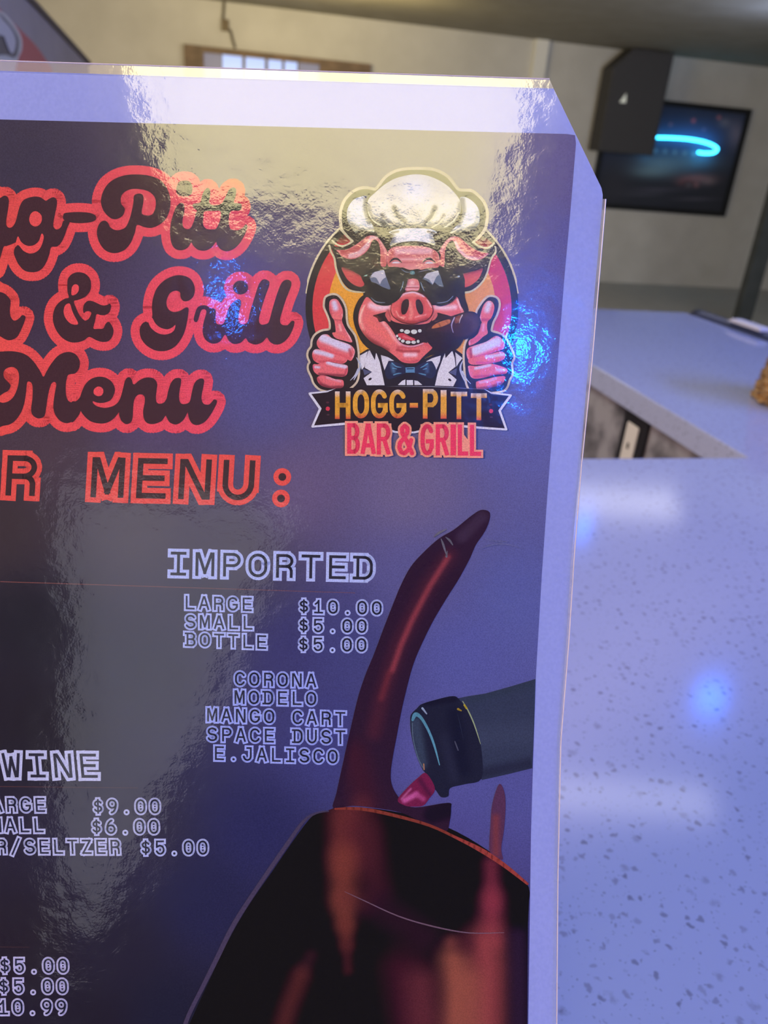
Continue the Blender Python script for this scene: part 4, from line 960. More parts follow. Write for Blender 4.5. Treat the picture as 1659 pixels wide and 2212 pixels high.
# ------------------------------------------------------------------ round pig chef emblem
H, L, R2, TL, FA, TR2, BN = TR(700, 350, 4.366), TR(650, 480, 6.636), TR(880, 480, 6.381), TR(650, 620, 9.615), TR(760, 600, 5.53), TR(980, 620, 7.9), TR(650, 820, 3.53)
BK = (50, 40, 46); CR_ = (222, 202, 176); WH = (214, 206, 232)
def circ(cx, cy, r, a0, a1, n=40): return [(cx + r * math.cos(math.radians(a0 + (a1 - a0) * i / n)), cy + r * math.sin(math.radians(a0 + (a1 - a0) * i / n))) for i in range(n + 1)]
def cap_disc(r, ylim=852):
    return [p for p in circ(890, 665, r, 0, 360, 120) if p[1] < ylim]
em = Print(4)
em.stroke(circ(890, 665, 231, 188, 228, 24), [1.5] * 4 + [3.4] * 21, CR_, smooth=False)
em.stroke(circ(890, 665, 231, -8, -48, 24), [1.5] * 4 + [3.4] * 21, CR_, smooth=False)
em.poly(cap_disc(230), BK, smooth=False, dl=1)
em.poly(cap_disc(215), (212, 68, 78), smooth=False, dl=2, g=14, grad=lambda x, y: np.array((214, 66, 76)) * (1 - max(0, min(1, (x - 950) / 160))) + np.array((196, 52, 96)) * max(0, min(1, (x - 950) / 160)))
em.poly(cap_disc(181), (226, 152, 60), smooth=False, dl=3, g=14, grad=lambda x, y: (228 - 10 * (x > 950), 154 - 12 * (x > 950), 60 + 20 * (x > 950)))
em.poly([(800, 505), (840, 512), (940, 512), (985, 505), (1000, 560), (1000, 640), (960, 660), (820, 660), (785, 640), (790, 560)], BK, dl=4)
emb = em.build('emblem', menu, 'round orange and red emblem of a cartoon pig chef')

# chef hat
hp = [(165, 640), (152, 520), (165, 430), (200, 350), (270, 280), (350, 245), (430, 245), (480, 255), (520, 215), (580, 140), (660, 90), (760, 65), (880, 60), (1000, 65), (1090, 90), (1170, 140), (1220, 200), (1265, 255), (1310, 265), (1390, 270), (1460, 320), (1515, 390), (1540, 470), (1535, 560), (1515, 640), (1450, 720), (1410, 757)]
ht = Print(10)
ht.poly(hp + [(1180, 720), (1050, 800), (850, 815), (620, 800), (480, 720), (265, 752), (220, 700)], BK, T=H)
ht.stroke(hp, 14, CR_, H, dl=1); ht.stroke([(165, 640), (215, 695), (265, 750)], 12, CR_, H, dl=1)
SH = (96, 90, 84)
puff = (216, 208, 222)
ht.poly([(215, 490), (230, 420), (280, 355), (350, 325), (415, 318), (405, 360), (400, 440), (415, 520), (450, 580), (475, 660), (400, 655), (340, 640), (300, 672), (260, 620), (225, 560)], puff, [
    ([(405, 340), (395, 440), (430, 560)], 45, SH, .75), ([(240, 600), (330, 660), (470, 660)], 60, SH, .85), ([(225, 470), (240, 580)], 30, (150, 146, 160), .6), ([(340, 590), (400, 630), (470, 655)], 12, (226, 214, 200), .9), ([(330, 450)], 60, (224, 218, 236), .8, 0)], H, 2.2, dl=2)
ht.poly([(1280, 340), (1330, 330), (1400, 370), (1450, 430), (1468, 510), (1455, 590), (1400, 640), (1330, 655), (1190, 672), (1230, 620), (1285, 560), (1305, 480), (1298, 420)], puff, [
    ([(1300, 360), (1310, 460), (1270, 580)], 45, SH, .7), ([(1440, 600), (1330, 660), (1190, 670)], 50, SH, .85), ([(1455, 470), (1440, 590)], 30, (150, 150, 160), .6), ([(1340, 590), (1270, 630), (1195, 668)], 11, (226, 214, 200), .9), ([(1380, 470)], 60, (224, 218, 236), .8, 0)], H, 2.2, dl=2)
dome = [([(420, 560), (560, 610), (700, 640), (850, 640), (1000, 640), (1150, 630), (1290, 540)], 95, SH, .95, .15),
        ([(410, 420), (425, 520)], 50, SH, .6), ([(1290, 400), (1275, 510)], 45, SH, .55),
        ([(660, 430), (690, 500), (760, 560)], 40, SH, .8, .1), ([(1045, 430), (1020, 500), (960, 570)], 42, SH, .8, .1), ([(548, 500), (590, 570), (660, 615)], 34, SH, .7, .1), ([(1130, 500), (1100, 560), (1030, 610)], 30, SH, .6, .1),
        ([(1280, 500), (1220, 570)], 40, SH, .7, .1),
        ([(645, 460), (680, 530), (750, 590)], 12, (224, 210, 190), .85), ([(415, 480), (450, 550), (540, 605)], 13, (224, 210, 196), .85), ([(560, 530), (600, 580), (660, 612)], 11, (222, 208, 190), .8),
        ([(1055, 470), (1030, 530), (970, 585)], 13, (222, 210, 190), .85), ([(1130, 520), (1090, 575), (1020, 615)], 11, (222, 208, 190), .8), ([(1270, 480), (1220, 560), (1140, 612)], 12, (222, 210, 200), .85),
        ([(860, 270)], 230, (222, 216, 238), .9, 0), ([(560, 400)], 80, (226, 218, 222), .6, 0), ([(1150, 400)], 70, (224, 216, 226), .6, 0), ([(870, 500)], 120, (196, 184, 170), .5, 0)]
ht.poly([(405, 430), (420, 350), (480, 290), (560, 220), (660, 160), (780, 125), (880, 116), (980, 130), (1080, 170), (1160, 220), (1230, 290), (1280, 360), (1292, 440), (1270, 520), (1220, 585), (1150, 622), (1020, 632), (850, 636), (660, 628), (540, 605), (460, 555), (418, 490)], (216, 204, 204), dome, H, 2.0, dl=3)
ht.poly([(612, 662), (700, 632), (850, 624), (1000, 632), (1065, 665), (1028, 692), (1048, 785), (950, 757), (850, 747), (730, 757), (622, 790), (645, 720), (650, 688)], (208, 200, 220), [
    ([(640, 690), (640, 780)], 50, (110, 104, 122), .85), ([(1030, 690), (1040, 780)], 50, (130, 126, 140), .8), ([(850, 690)], 150, (220, 214, 236), .8, 0), ([(640, 775), (850, 752), (1040, 778)], 14, (206, 190, 160), .8),
    ([(640, 665), (700, 655)], 16, (70, 64, 70), .8), ([(1040, 670), (980, 655)], 16, (70, 64, 70), .8)], H, 1.8, dl=4)
ht.build('chef_hat', emb, 'white puffy chef hat')
# little red corners beside the hat
for T, tri_, ln, hl, hr in ((L, [(600, 180), (720, 262), (620, 305), (500, 300)], [(450, 268), (520, 322), (600, 340), (680, 312), (742, 270)], [(590, 100), (650, 190), (742, 270)], 15),
                            (R2, [(1040, 190), (920, 272), (1000, 330), (1110, 330), (1180, 290)], [(915, 272), (960, 315), (1050, 350), (1130, 345), (1195, 290)], [(1072, 105), (1000, 200), (912, 272)], 14)):
    rc = Print(13)
    rc.poly(tri_, (150, 56, 56), [([(tri_[0])], 110, (64, 48, 46), .9, .2)], T, 3, smooth=False)
    rc.stroke(ln, 13, CR_, T, dl=1); rc.stroke(hl, hr, CR_, T, dl=1)
    rc.build('emblem_corner', emb)

# ears
def ear(T, cream, black, flap, inner, low, fd, ld):
    e = Print(9)
    e.stroke(cream, 14, CR_, T, dl=0); e.poly(black, BK, T=T, dl=1)
    e.poly(flap, (206, 104, 116), fd, T, 2, dl=5); e.poly(low, (204, 78, 86), ld, T, 3, dl=5)
    e.poly(inner, (62, 48, 50), T=T, dl=6); e.build('ear', emb, 'pink floppy pig ear')
ear(L, [(408, 335), (430, 420), (480, 520), (500, 650), (540, 770), (590, 880), (660, 960), (740, 990), (830, 1000), (905, 995)],
    [(440, 330), (520, 350), (650, 340), (740, 290), (900, 190), (1010, 178), (1140, 190), (1250, 380), (1290, 620), (1000, 700), (960, 760), (930, 980), (830, 988), (740, 975), (670, 940), (600, 860), (550, 760), (515, 650), (495, 520), (450, 410)],
    [(508, 402), (570, 398), (660, 390), (770, 332), (870, 262), (940, 207), (1010, 190), (1080, 205), (1140, 260), (1200, 350), (1245, 440), (1260, 600), (1150, 630), (1140, 450), (1130, 350), (1105, 280), (1050, 250), (1010, 290), (985, 360), (930, 430), (860, 482), (770, 522), (680, 527), (590, 492), (545, 442)],
    [(1030, 520), (1045, 500), (1080, 560), (1085, 600), (1050, 590)],
    [(585, 650), (690, 672), (780, 722), (850, 762), (880, 830), (908, 892), (860, 927), (780, 907), (700, 852), (640, 782)],
    [([(690, 500), (800, 490), (900, 420), (980, 320)], 26, (226, 176, 190), .8, .1), ([(590, 430), (760, 400), (900, 300)], 50, (178, 66, 76), .8, 0), ([(700, 470), (840, 430), (960, 300), (1010, 215), (1090, 225)], 34, (222, 186, 204), .8, .1), ([(1130, 260), (1190, 360), (1215, 440)], 26, (222, 160, 166), .8, 0), ([(1160, 480), (1200, 600)], 40, (196, 88, 92), .8, 0), ([(880, 260), (960, 210)], 24, (150, 70, 80), .5, 0)],
    [([(620, 650), (760, 690), (860, 750)], 50, (90, 48, 52), .85, 0)])
ear(R2, [(1212, 340), (1212, 420), (1160, 490), (1130, 580), (1100, 690), (1050, 800), (970, 890), (880, 950), (800, 970), (725, 965)],
    [(1195, 330), (1205, 400), (1155, 480), (1120, 580), (1090, 690), (1040, 795), (965, 880), (880, 938), (800, 955), (720, 950), (690, 700), (420, 640), (440, 380), (540, 205), (640, 175), (800, 185), (920, 285), (1000, 352), (1080, 370), (1150, 352)],
    [(1122, 430), (1060, 420), (960, 390), (860, 330), (780, 260), (710, 208), (640, 195), (580, 215), (520, 270), (460, 360), (432, 440), (425, 570), (505, 610), (515, 450), (530, 350), (570, 280), (620, 250), (650, 290), (680, 370), (740, 440), (820, 502), (920, 527), (1010, 512), (1080, 472)],
    [(580, 520), (600, 500), (615, 540), (605, 580), (585, 570)],
    [(765, 720), (850, 690), (960, 660), (1035, 635), (1022, 700), (980, 782), (900, 852), (820, 892), (738, 898), (740, 845)],
    [([(660, 270), (720, 390), (820, 480), (950, 505)], 34, (222, 176, 204), .85, .1), ([(800, 300), (920, 410), (1060, 440)], 46, (176, 56, 84), .85, 0), ([(640, 210), (580, 235), (510, 310), (470, 400)], 30, (214, 160, 178), .7, 0), ([(960, 505), (1060, 470), (1110, 435)], 16, (220, 150, 180), .8, 0), ([(470, 480), (460, 590)], 40, (200, 92, 92), .7, 0)],
    [([(790, 700), (900, 670), (1010, 640)], 46, (96, 46, 54), .8, 0)])
# dark opening under each ear flap
eo = Print(13)
eo.poly([(600, 500), (680, 532), (780, 526), (870, 486), (940, 430), (992, 362), (1015, 292), (1050, 256), (1100, 285), (1125, 350), (1138, 450), (1142, 640), (1000, 690), (940, 740), (860, 760), (760, 700), (640, 640), (580, 560)], (62, 50, 50), [([(1050, 540), (1080, 600)], 40, (140, 66, 62), .6, 0)], L, 4)
eo.poly([(1060, 490), (1010, 520), (920, 534), (815, 508), (735, 448), (674, 372), (645, 292), (618, 258), (575, 288), (538, 355), (522, 450), (515, 620), (620, 660), (720, 700), (770, 720), (880, 680), (1010, 620), (1050, 560)], (58, 46, 52), [([(590, 540), (600, 570)], 36, (150, 70, 66), .6, 0)], R2, 4)
eo.build('ear_opening', emb)

# face
PK = (222, 104, 112)
fc = Print(15)
fc.poly([(836, 548), (848, 531), (876, 526), (912, 526), (936, 534), (952, 550), (952, 578), (1000, 590), (1004, 640), (1012, 668), (1012, 700), (1000, 736), (980, 758), (930, 768), (904, 784), (888, 788), (868, 785), (846, 774), (810, 762), (784, 742), (770, 715), (763, 690), (765, 668), (776, 645), (792, 630), (800, 596), (832, 580)], BK, n=3)
fc.poly([(837, 572), (837, 546), (850, 534), (876, 531), (911, 532), (932, 537), (947, 549), (949, 574), (932, 582), (903, 588), (876, 587), (850, 580)], (212, 120, 132), [
    ([(858, 542), (930, 542)], 12, (230, 180, 206), .7, 0), ([(862, 552), (925, 552)], 4, (186, 80, 96), .7, 0), ([(866, 560), (922, 560)], 3, (230, 176, 196), .7, 0), ([(868, 566), (920, 567)], 3, (190, 84, 98), .6, 0), ([(840, 572), (848, 545)], 9, (190, 78, 86), .7, 0), ([(944, 572), (938, 545)], 9, (184, 74, 84), .7, 0), ([(880, 580), (905, 580)], 9, (226, 150, 160), .6, 0)], g=2, dl=1)
fc.poly([(185, 230), (130, 300), (95, 380), (78, 470), (85, 560), (120, 640), (190, 730), (270, 790), (360, 830), (440, 880), (520, 940), (590, 1000), (660, 1020), (730, 1022), (790, 1008), (850, 945), (920, 880), (962, 832), (990, 700), (1000, 560), (1200, 480), (1335, 425), (1300, 330), (1245, 220), (1100, 250), (960, 330), (700, 140), (480, 320), (300, 320)], PK, [
    ([(230, 330), (300, 360), (420, 350)], 70, (236, 196, 222), .9, 0), ([(120, 380), (100, 500), (140, 620)], 34, (238, 168, 160), .7, 0), ([(150, 330), (100, 450), (95, 540)], 16, (240, 200, 190), .8, 0),
    ([(200, 520), (340, 640), (470, 740)], 90, (230, 110, 108), .7, 0), ([(360, 520), (440, 620), (500, 720), (580, 800)], 34, (240, 168, 176), .8, 0), ([(170, 720), (300, 800), (420, 870)], 60, (128, 52, 58), .9, 0), ([(130, 640), (200, 740)], 40, (160, 70, 70), .6, 0),
    ([(560, 830), (700, 830), (830, 790)], 34, (188, 74, 88), .8, 0), ([(540, 860), (620, 880), (800, 880)], 26, (150, 48, 58), .8, .1), ([(640, 920), (760, 920)], 46, (236, 190, 214), .95, 0), ([(600, 990), (700, 1012), (800, 985)], 30, (196, 72, 92), .7, 0), ([(880, 790), (940, 830)], 40, (216, 84, 96), .7, 0),
    ([(1010, 350), (1120, 360), (1230, 350)], 55, (238, 196, 222), .9, 0), ([(1260, 260), (1320, 410)], 18, (240, 206, 216), .9, 0), ([(1200, 440), (1310, 400)], 40, (214, 92, 110), .7, 0), ([(430, 390), (450, 460)], 30, (150, 60, 62), .7, 0)], FA, 2.2, dl=2)
fc.poly([(662, 22), (785, 22), (798, 150), (640, 150), (655, 80)], (216, 116, 132), [([(720, 60)], 50, (234, 190, 206), .8, 0), ([(650, 100), (790, 100)], 10, (236, 180, 200), .9), ([(650, 118), (795, 118)], 8, (150, 66, 84), .9), ([(645, 135), (800, 135)], 9, (236, 186, 210), .8)], FA, 2, dl=3)
for T, cx, cy in ((L, 1362, 565), (R2, 302, 545)):
    fc.stroke([(cx - 88, cy + 8), (cx - 40, cy - 34), (cx + 20, cy - 38), (cx + 84, cy + 14)], [6, 15, 15, 6], (66, 50, 66), T, dl=4)
    fc.poly([(cx - 62, cy + 20), (cx - 26, cy + 2), (cx + 20, cy), (cx + 62, cy + 20), (cx, cy + 26)], (206, 186, 214), T=T, dl=5)
fc.build('face', emb, 'pink pig face')
# mouth, teeth, tongue
mo = Print(20)
mo.poly([(252, 452), (330, 428), (400, 410), (430, 420), (445, 480), (520, 530), (700, 560), (900, 545), (960, 490), (1000, 420), (1090, 432), (1185, 470), (1010, 520), (950, 560), (900, 640), (905, 770), (850, 772), (780, 802), (690, 808), (610, 790), (550, 740), (510, 670), (450, 580), (390, 520), (330, 530), (300, 480)], (54, 36, 44), [([(270, 455), (330, 500)], 40, (130, 58, 62), .6, 0)], FA, 3)
mo.poly([(398, 440), (425, 395), (445, 440), (465, 515), (440, 520), (420, 490)], (204, 92, 96), T=FA, dl=1); mo.poly([(975, 470), (1000, 405), (1025, 440), (1000, 490), (955, 515)], (206, 100, 102), T=FA, dl=1)
mo.poly([(548, 672), (620, 664), (690, 700), (755, 730), (740, 750), (640, 745), (580, 722)], (196, 62, 78), [([(620, 700), (720, 735)], 20, (228, 120, 136), .8, 0)], FA, 2, dl=1)
for c, rx, ry in (((597, 630), 23, 17), ((660, 645), 35, 25), ((743, 645), 37, 27), ((812, 634), 22, 20), ((541, 695), 13, 15), ((569, 730), 17, 18), ((610, 756), 22, 19), ((672, 770), 31, 19), ((738, 770), 28, 19), ((792, 760), 17, 19)):
    mo.ell(c, rx, ry, (206, 200, 208), T=FA, dl=2)
mo.stroke([(510, 690), (560, 770), (640, 815), (740, 818), (850, 785)], [6, 9, 9, 9, 7], (228, 150, 176), FA, dl=2)
mo.build('mouth', emb, 'grinning open mouth with white teeth')
# snout
sn = Print(24)
NS = (58, 36, 46)
sn.poly([(462, 390), (475, 310), (530, 232), (600, 182), (680, 158), (740, 154), (815, 174), (885, 220), (945, 300), (975, 385), (955, 455), (900, 512), (830, 534), (760, 556), (690, 558), (600, 538), (540, 508), (480, 455)], (100, 44, 52), T=FA)
sn.poly([(470, 385), (482, 310), (535, 240), (602, 192), (680, 170), (740, 166), (810, 186), (878, 230), (938, 305), (965, 383), (945, 448), (895, 500), (828, 520), (760, 542), (690, 545), (602, 526), (545, 498), (490, 450)], (216, 90, 98), [
    ([(520, 260), (640, 185), (740, 170), (860, 220)], 20, (216, 200, 236), .9, .1), ([(900, 260), (950, 350)], 14, (224, 190, 214), .8, 0), ([(690, 300), (715, 420), (700, 480)], 40, (232, 140, 140), .8, 0), ([(600, 215), (720, 200), (820, 215)], 36, (226, 130, 140), .6, 0),
    ([(540, 490), (640, 535), (780, 535), (900, 490)], 40, (150, 54, 62), .8, 0), ([(590, 470), (640, 470)], 14, (238, 168, 166), .7, 0), ([(760, 470), (880, 440)], 16, (240, 176, 180), .7, 0), ([(530, 400), (560, 460), (620, 490)], 12, (240, 176, 170), .8, 0), ([(478, 380), (500, 440)], 16, (230, 130, 130), .6, 0),
    ([(590, 420), (600, 300), (660, 260)], 44, (176, 60, 70), .6, .2), ([(850, 420), (840, 300), (790, 256)], 44, (176, 60, 72), .6, .2)], FA, 1.8, dl=1)
sn.poly([(588, 375), (598, 300), (630, 262), (672, 258), (684, 312), (668, 382), (640, 432), (600, 434)], NS, T=FA, dl=2); sn.poly([(765, 275), (798, 258), (830, 290), (852, 350), (848, 422), (812, 438), (780, 392), (765, 330)], NS, T=FA, dl=2)
sn.build('snout', emb, 'round pink pig snout')
# cigar
cg = Print(26)
cg.poly([(870, 610), (955, 545), (1090, 495), (1230, 445), (1370, 405), (1470, 412), (1535, 490), (1530, 600), (1470, 690), (1350, 735), (1200, 745), (1180, 830), (1050, 880), (960, 830), (890, 740)], (50, 34, 42), T=FA)
cg.poly([(890, 620), (960, 562), (1090, 512), (1230, 460), (1370, 420), (1465, 426), (1520, 495), (1512, 590), (1460, 660), (1350, 700), (1190, 700), (1040, 680), (920, 690)], (66, 42, 48), [([(1380, 470), (1460, 500), (1470, 600)], 80, (84, 58, 70), .8, 0), ([(900, 660), (1200, 680)], 50, (46, 32, 40), .8, 0), ([(1050, 620), (1300, 560)], 40, (74, 42, 46), .7, 0)], FA, 3, dl=1)
cg.poly([(958, 590), (1000, 552), (1095, 512), (1168, 498), (1172, 540), (1080, 582), (970, 606)], (186, 104, 70), [([(1040, 545), (1060, 580)], 12, (96, 54, 44), .8, 0), ([(1120, 510), (1150, 545)], 10, (110, 60, 48), .6, 0)], FA, 2, dl=2)
cg.poly([(1240, 470), (1300, 450), (1290, 520), (1240, 545), (1225, 510)], (128, 66, 56), [([(1270, 500)], 30, (190, 130, 110), .5, 0)], FA, 2, dl=2)
cg.stroke([(1225, 478), (1195, 550), (1195, 600), (1212, 652)], [7, 7, 5, 4], (182, 160, 186), FA, dl=3); cg.stroke([(1320, 445), (1292, 500), (1285, 540)], [7, 6, 3], (196, 170, 180), FA, dl=3)
cg.build('cigar', emb, 'fat brown cigar')
# sunglasses
sg_ = Print(28)
LB = (42, 36, 44)
sg_.poly([(905, 740), (960, 700), (1000, 678), (1190, 655), (1330, 638), (1440, 655), (1520, 690), (1530, 830), (1485, 970), (1405, 1100), (1300, 1168), (1180, 1185), (1075, 1148), (995, 1055), (955, 920), (950, 800)], LB, T=L)
sg_.poly([(150, 690), (230, 645), (330, 630), (480, 632), (640, 672), (745, 725), (735, 850), (695, 990), (620, 1092), (500, 1148), (400, 1148), (305, 1070), (225, 955), (165, 830)], LB, T=R2)
sg_.poly([(866, 578), (885, 583), (904, 581), (912, 588), (908, 603), (893, 600), (880, 601), (874, 606)], LB)
sg_.poly([(985, 800), (1030, 722), (1100, 700), (1190, 682), (1225, 790), (1285, 950), (1265, 965), (1160, 925), (1090, 880), (1010, 852)], (100, 104, 136), T=L, dl=1, smooth=False)
sg_.poly([(1000, 775), (1060, 712), (1190, 684), (1218, 785), (1160, 832), (1132, 892), (1085, 800)], (186, 176, 200), T=L, dl=2, smooth=False)
sg_.poly([(212, 780), (268, 704), (420, 662), (452, 730), (500, 890), (440, 884), (372, 826), (345, 862), (280, 815)], (98, 106, 132), T=R2, dl=1, smooth=False)
sg_.poly([(225, 760), (272, 706), (420, 664), (440, 715), (400, 750), (350, 856), (300, 790)], (184, 176, 196), T=R2, dl=2, smooth=False)
sg_.stroke([(1005, 1080), (1060, 1130), (1120, 1150), (1205, 1152)], [4, 8, 8, 4], (118, 122, 150), L, dl=1); sg_.stroke([(1470, 850), (1450, 930), (1425, 985)], [5, 7, 4], (116, 128, 160), L, dl=1)
sg_.stroke([(410, 1112), (480, 1108), (560, 1085), (630, 1020)], [4, 7, 6, 4], (118, 122, 150), R2, dl=1); sg_.stroke([(185, 830), (205, 890), (230, 945)], [5, 8, 4], (120, 130, 160), R2, dl=1)
sg_.stroke([(1440, 672), (1500, 712), (1560, 715)], [3, 6, 3], (110, 120, 150), L, dl=1); sg_.stroke([(150, 690), (250, 662), (350, 655)], [3, 5, 3], (120, 112, 140), R2, dl=1)
sg_.ell((1600, 722), 32, 26, (84, 128, 152), T=L, dl=1); sg_.ell((70, 698), 34, 24, (84, 126, 150), T=R2, dl=1); sg_.ell((930, 765), 26, 9, (130, 160, 160), T=L, dl=1, rot=-.3); sg_.ell((708, 748), 18, 10, (170, 170, 190), T=R2, dl=1)
sg_.build('sunglasses', emb, 'black square sunglasses with pale reflections')

# jacket, shirt, bow tie
jk = Print(9)
jk.poly([(60, 930), (190, 850), (480, 940), (720, 1030), (960, 930), (1210, 835), (1345, 930), (1420, 1200), (1440, 1320), (-40, 1320), (-10, 1100)], (46, 38, 50), T=FA, smooth=False)

SHW = (212, 200, 222)
for pts in ([(195, 875), (215, 868), (275, 985), (290, 890), (335, 1010), (392, 1284), (180, 1284), (140, 1200), (242, 1125), (155, 1075), (165, 980)], [(75, 942), (186, 880), (152, 1060), (120, 1100)],
            [(345, 915), (420, 940), (505, 992), (440, 992), (390, 1105), (360, 1000)], [(885, 1000), (960, 960), (1062, 930), (1052, 1000), (1002, 1112), (968, 1012)],
            [(1112, 900), (1120, 960), (1200, 870), (1228, 960), (1240, 1062), (1152, 1130), (1252, 1217), (1212, 1297), (992, 1288), (1030, 1120), (1085, 970)], [(1235, 888), (1322, 960), (1280, 1012), (1250, 1062)],
            [(550, 1280), (600, 1232), (640, 1215), (640, 1282)], [(655, 1222), (730, 1222), (732, 1282), (655, 1282)], [(747, 1225), (790, 1235), (842, 1280), (748, 1282)]):
    ys_ = [p[1] for p in pts]
    jk.poly(pts, SHW, [([(p[0], min(ys_)) for p in pts[:1]], 90, (150, 136, 156), .5, 0)] if min(ys_) < 1000 else [], FA, 4, smooth=False, dl=2)
jk.ell((218, 1210), 22, 13, BK, rot=-.6, T=FA, dl=3); jk.ell((1170, 1220), 22, 13, BK, rot=.6, T=FA, dl=3)
jk.poly([(130, 1085), (240, 1125), (150, 1165)], (82, 82, 118), T=FA, smooth=False, dl=3); jk.poly([(1255, 1080), (1155, 1130), (1245, 1170)], (86, 84, 122), T=FA, smooth=False, dl=3)
jk.poly([(395, 1112), (440, 1005), (480, 995), (600, 1035), (650, 1070), (750, 1066), (830, 1025), (935, 995), (970, 1015), (1008, 1110), (960, 1200), (860, 1178), (750, 1138), (650, 1138), (520, 1190), (430, 1210)], (46, 46, 76), [([(480, 1040), (500, 1120)], 40, (84, 116, 160), .8, 0), ([(900, 1040), (900, 1120)], 40, (80, 106, 156), .7, 0)], FA, 3, dl=4)
jk.poly([(640, 1072), (750, 1068), (752, 1132), (644, 1134)], (92, 130, 178), T=FA, smooth=False, dl=5); jk.stroke([(660, 1088), (735, 1086)], 6, (46, 56, 90), FA, dl=6)
for q in ([(480, 1020), (530, 1060), (590, 1070)], [(500, 1160), (545, 1145), (590, 1140)], [(905, 1025), (860, 1055), (820, 1075)], [(880, 1160), (840, 1150), (800, 1140)], [(490, 1080), (540, 1090)], [(890, 1085), (850, 1095)]):
    jk.stroke(q, [7] * (len(q) - 1) + [3], (104, 146, 190), FA, dl=5)
jk.build('tuxedo', emb, 'white lapels and blue bow tie')

# hands, thumbs up
SKIN = (222, 104, 118); LT = (210, 194, 230)
def fist(T, black, thumb, fingers, td, fds, sleeve):
    h = Print(14)
    h.grow(black, 4.6, (216, 190, 176), T); h.poly(black, BK, T=T, dl=1)
    h.poly(thumb, SKIN, td, T, 1.8, dl=2)
    for i, (fp, fd_) in enumerate(zip(fingers, fds)): h.poly(fp, SKIN, fd_, T, 1.8, dl=3 + i % 2)
    for q, r in sleeve: h.stroke(q, r, (200, 194, 226), T, dl=2)
    h.build('thumbs_up_hand', emb, 'pink thumbs up hand')
DRK = (104, 42, 58)
fist(TL, [(500, 330), (520, 230), (600, 180), (700, 170), (780, 210), (870, 330), (920, 470), (930, 640), (960, 800), (1050, 930), (1120, 1050), (1170, 1300), (1180, 1500), (1170, 1900), (1000, 2100), (800, 2180), (600, 2160), (400, 2110), (280, 1990), (240, 1870), (170, 1720), (170, 1620), (200, 1560), (155, 1440), (170, 1330), (230, 1240), (250, 1100), (320, 990), (450, 920), (580, 900), (620, 850), (610, 700), (560, 560), (500, 420)],
     [(590, 330), (620, 270), (680, 245), (750, 260), (810, 340), (870, 480), (870, 600), (850, 690), (880, 780), (950, 920), (1030, 1040), (1060, 1150), (900, 1115), (720, 1060), (650, 955), (720, 930), (710, 800), (690, 690), (640, 620), (590, 480)],
     [[(330, 1140), (380, 1050), (450, 990), (560, 988), (650, 1065), (850, 1135), (1000, 1190), (1090, 1260), (1122, 1350), (1090, 1460), (1040, 1530), (960, 1505), (800, 1440), (600, 1385), (450, 1325), (350, 1240)],
      [(235, 1390), (260, 1320), (320, 1290), (420, 1302), (560, 1350), (760, 1420), (960, 1500), (880, 1590), (700, 1570), (540, 1550), (400, 1592), (280, 1535), (240, 1460)],
      [(245, 1650), (270, 1602), (360, 1602), (530, 1545), (700, 1580), (940, 1620), (975, 1680), (960, 1800), (880, 1862), (700, 1850), (540, 1830), (400, 1842), (280, 1765)],
      [(330, 1900), (400, 1845), (540, 1850), (700, 1910), (860, 1930), (890, 2000), (870, 2080), (760, 2112), (560, 2092), (400, 2032)]],
     [([(690, 330), (720, 440)], 100, LT, .95, .1), ([(650, 600), (800, 650)], 60, (226, 120, 120), .6, 0), ([(700, 680), (830, 690)], 26, (170, 66, 80), .7, 0), ([(800, 790), (830, 900)], 45, (240, 176, 180), .85, 0), ([(860, 560), (870, 640), (930, 880), (1050, 1120)], 14, (240, 200, 220), .8, .2), ([(690, 960), (900, 1050)], 50, (228, 110, 104), .6, 0), ([(600, 420), (640, 600)], 24, (170, 60, 70), .6, 0)],
     [[([(460, 1060), (620, 1120), (800, 1200), (960, 1260)], 135, LT, .98, .3), ([(400, 1260), (640, 1350), (900, 1440), (1000, 1480)], 60, (214, 84, 100), .8, 0), ([(345, 1150), (370, 1230)], 40, (214, 92, 100), .7, 0), ([(1010, 1300), (1040, 1420)], 50, (170, 62, 80), .8, 0), ([(1090, 1270), (1118, 1350), (1080, 1470)], 16, (236, 180, 200), .9, .1), ([(560, 1000), (680, 1060)], 26, (226, 100, 90), .7, 0)],
      [([(300, 1340), (480, 1380), (640, 1430)], 78, LT, .95, .2), ([(380, 1550), (700, 1540), (880, 1560)], 50, (196, 74, 92), .8, 0), ([(245, 1440), (300, 1520)], 36, (196, 70, 80), .7, 0)],
      [([(300, 1660), (380, 1670)], 42, LT, .9, .1), ([(560, 1570), (740, 1620), (930, 1660)], 64, LT, .95, .2), ([(380, 1810), (640, 1830), (900, 1840)], 50, DRK, .8, 0), ([(255, 1640), (262, 1700)], 24, (206, 60, 120), .8, 0), ([(950, 1700), (920, 1800)], 40, (170, 60, 84), .7, 0)],
      [([(540, 1880), (680, 1920), (820, 1960)], 40, (222, 150, 176), .9, .1), ([(400, 2020), (600, 2090), (860, 2080)], 60, DRK, .85, 0), ([(340, 1900), (420, 2000)], 40, (150, 52, 72), .7, 0)]],
     [([(1155, 1465), (1205, 1560), (1225, 1650), (1190, 1760), (1100, 1930)], [6, 18, 22, 20, 5]), ([(1190, 1700), (1120, 1840), (1025, 1940)], [14, 13, 4])])
MG = (204, 78, 130)
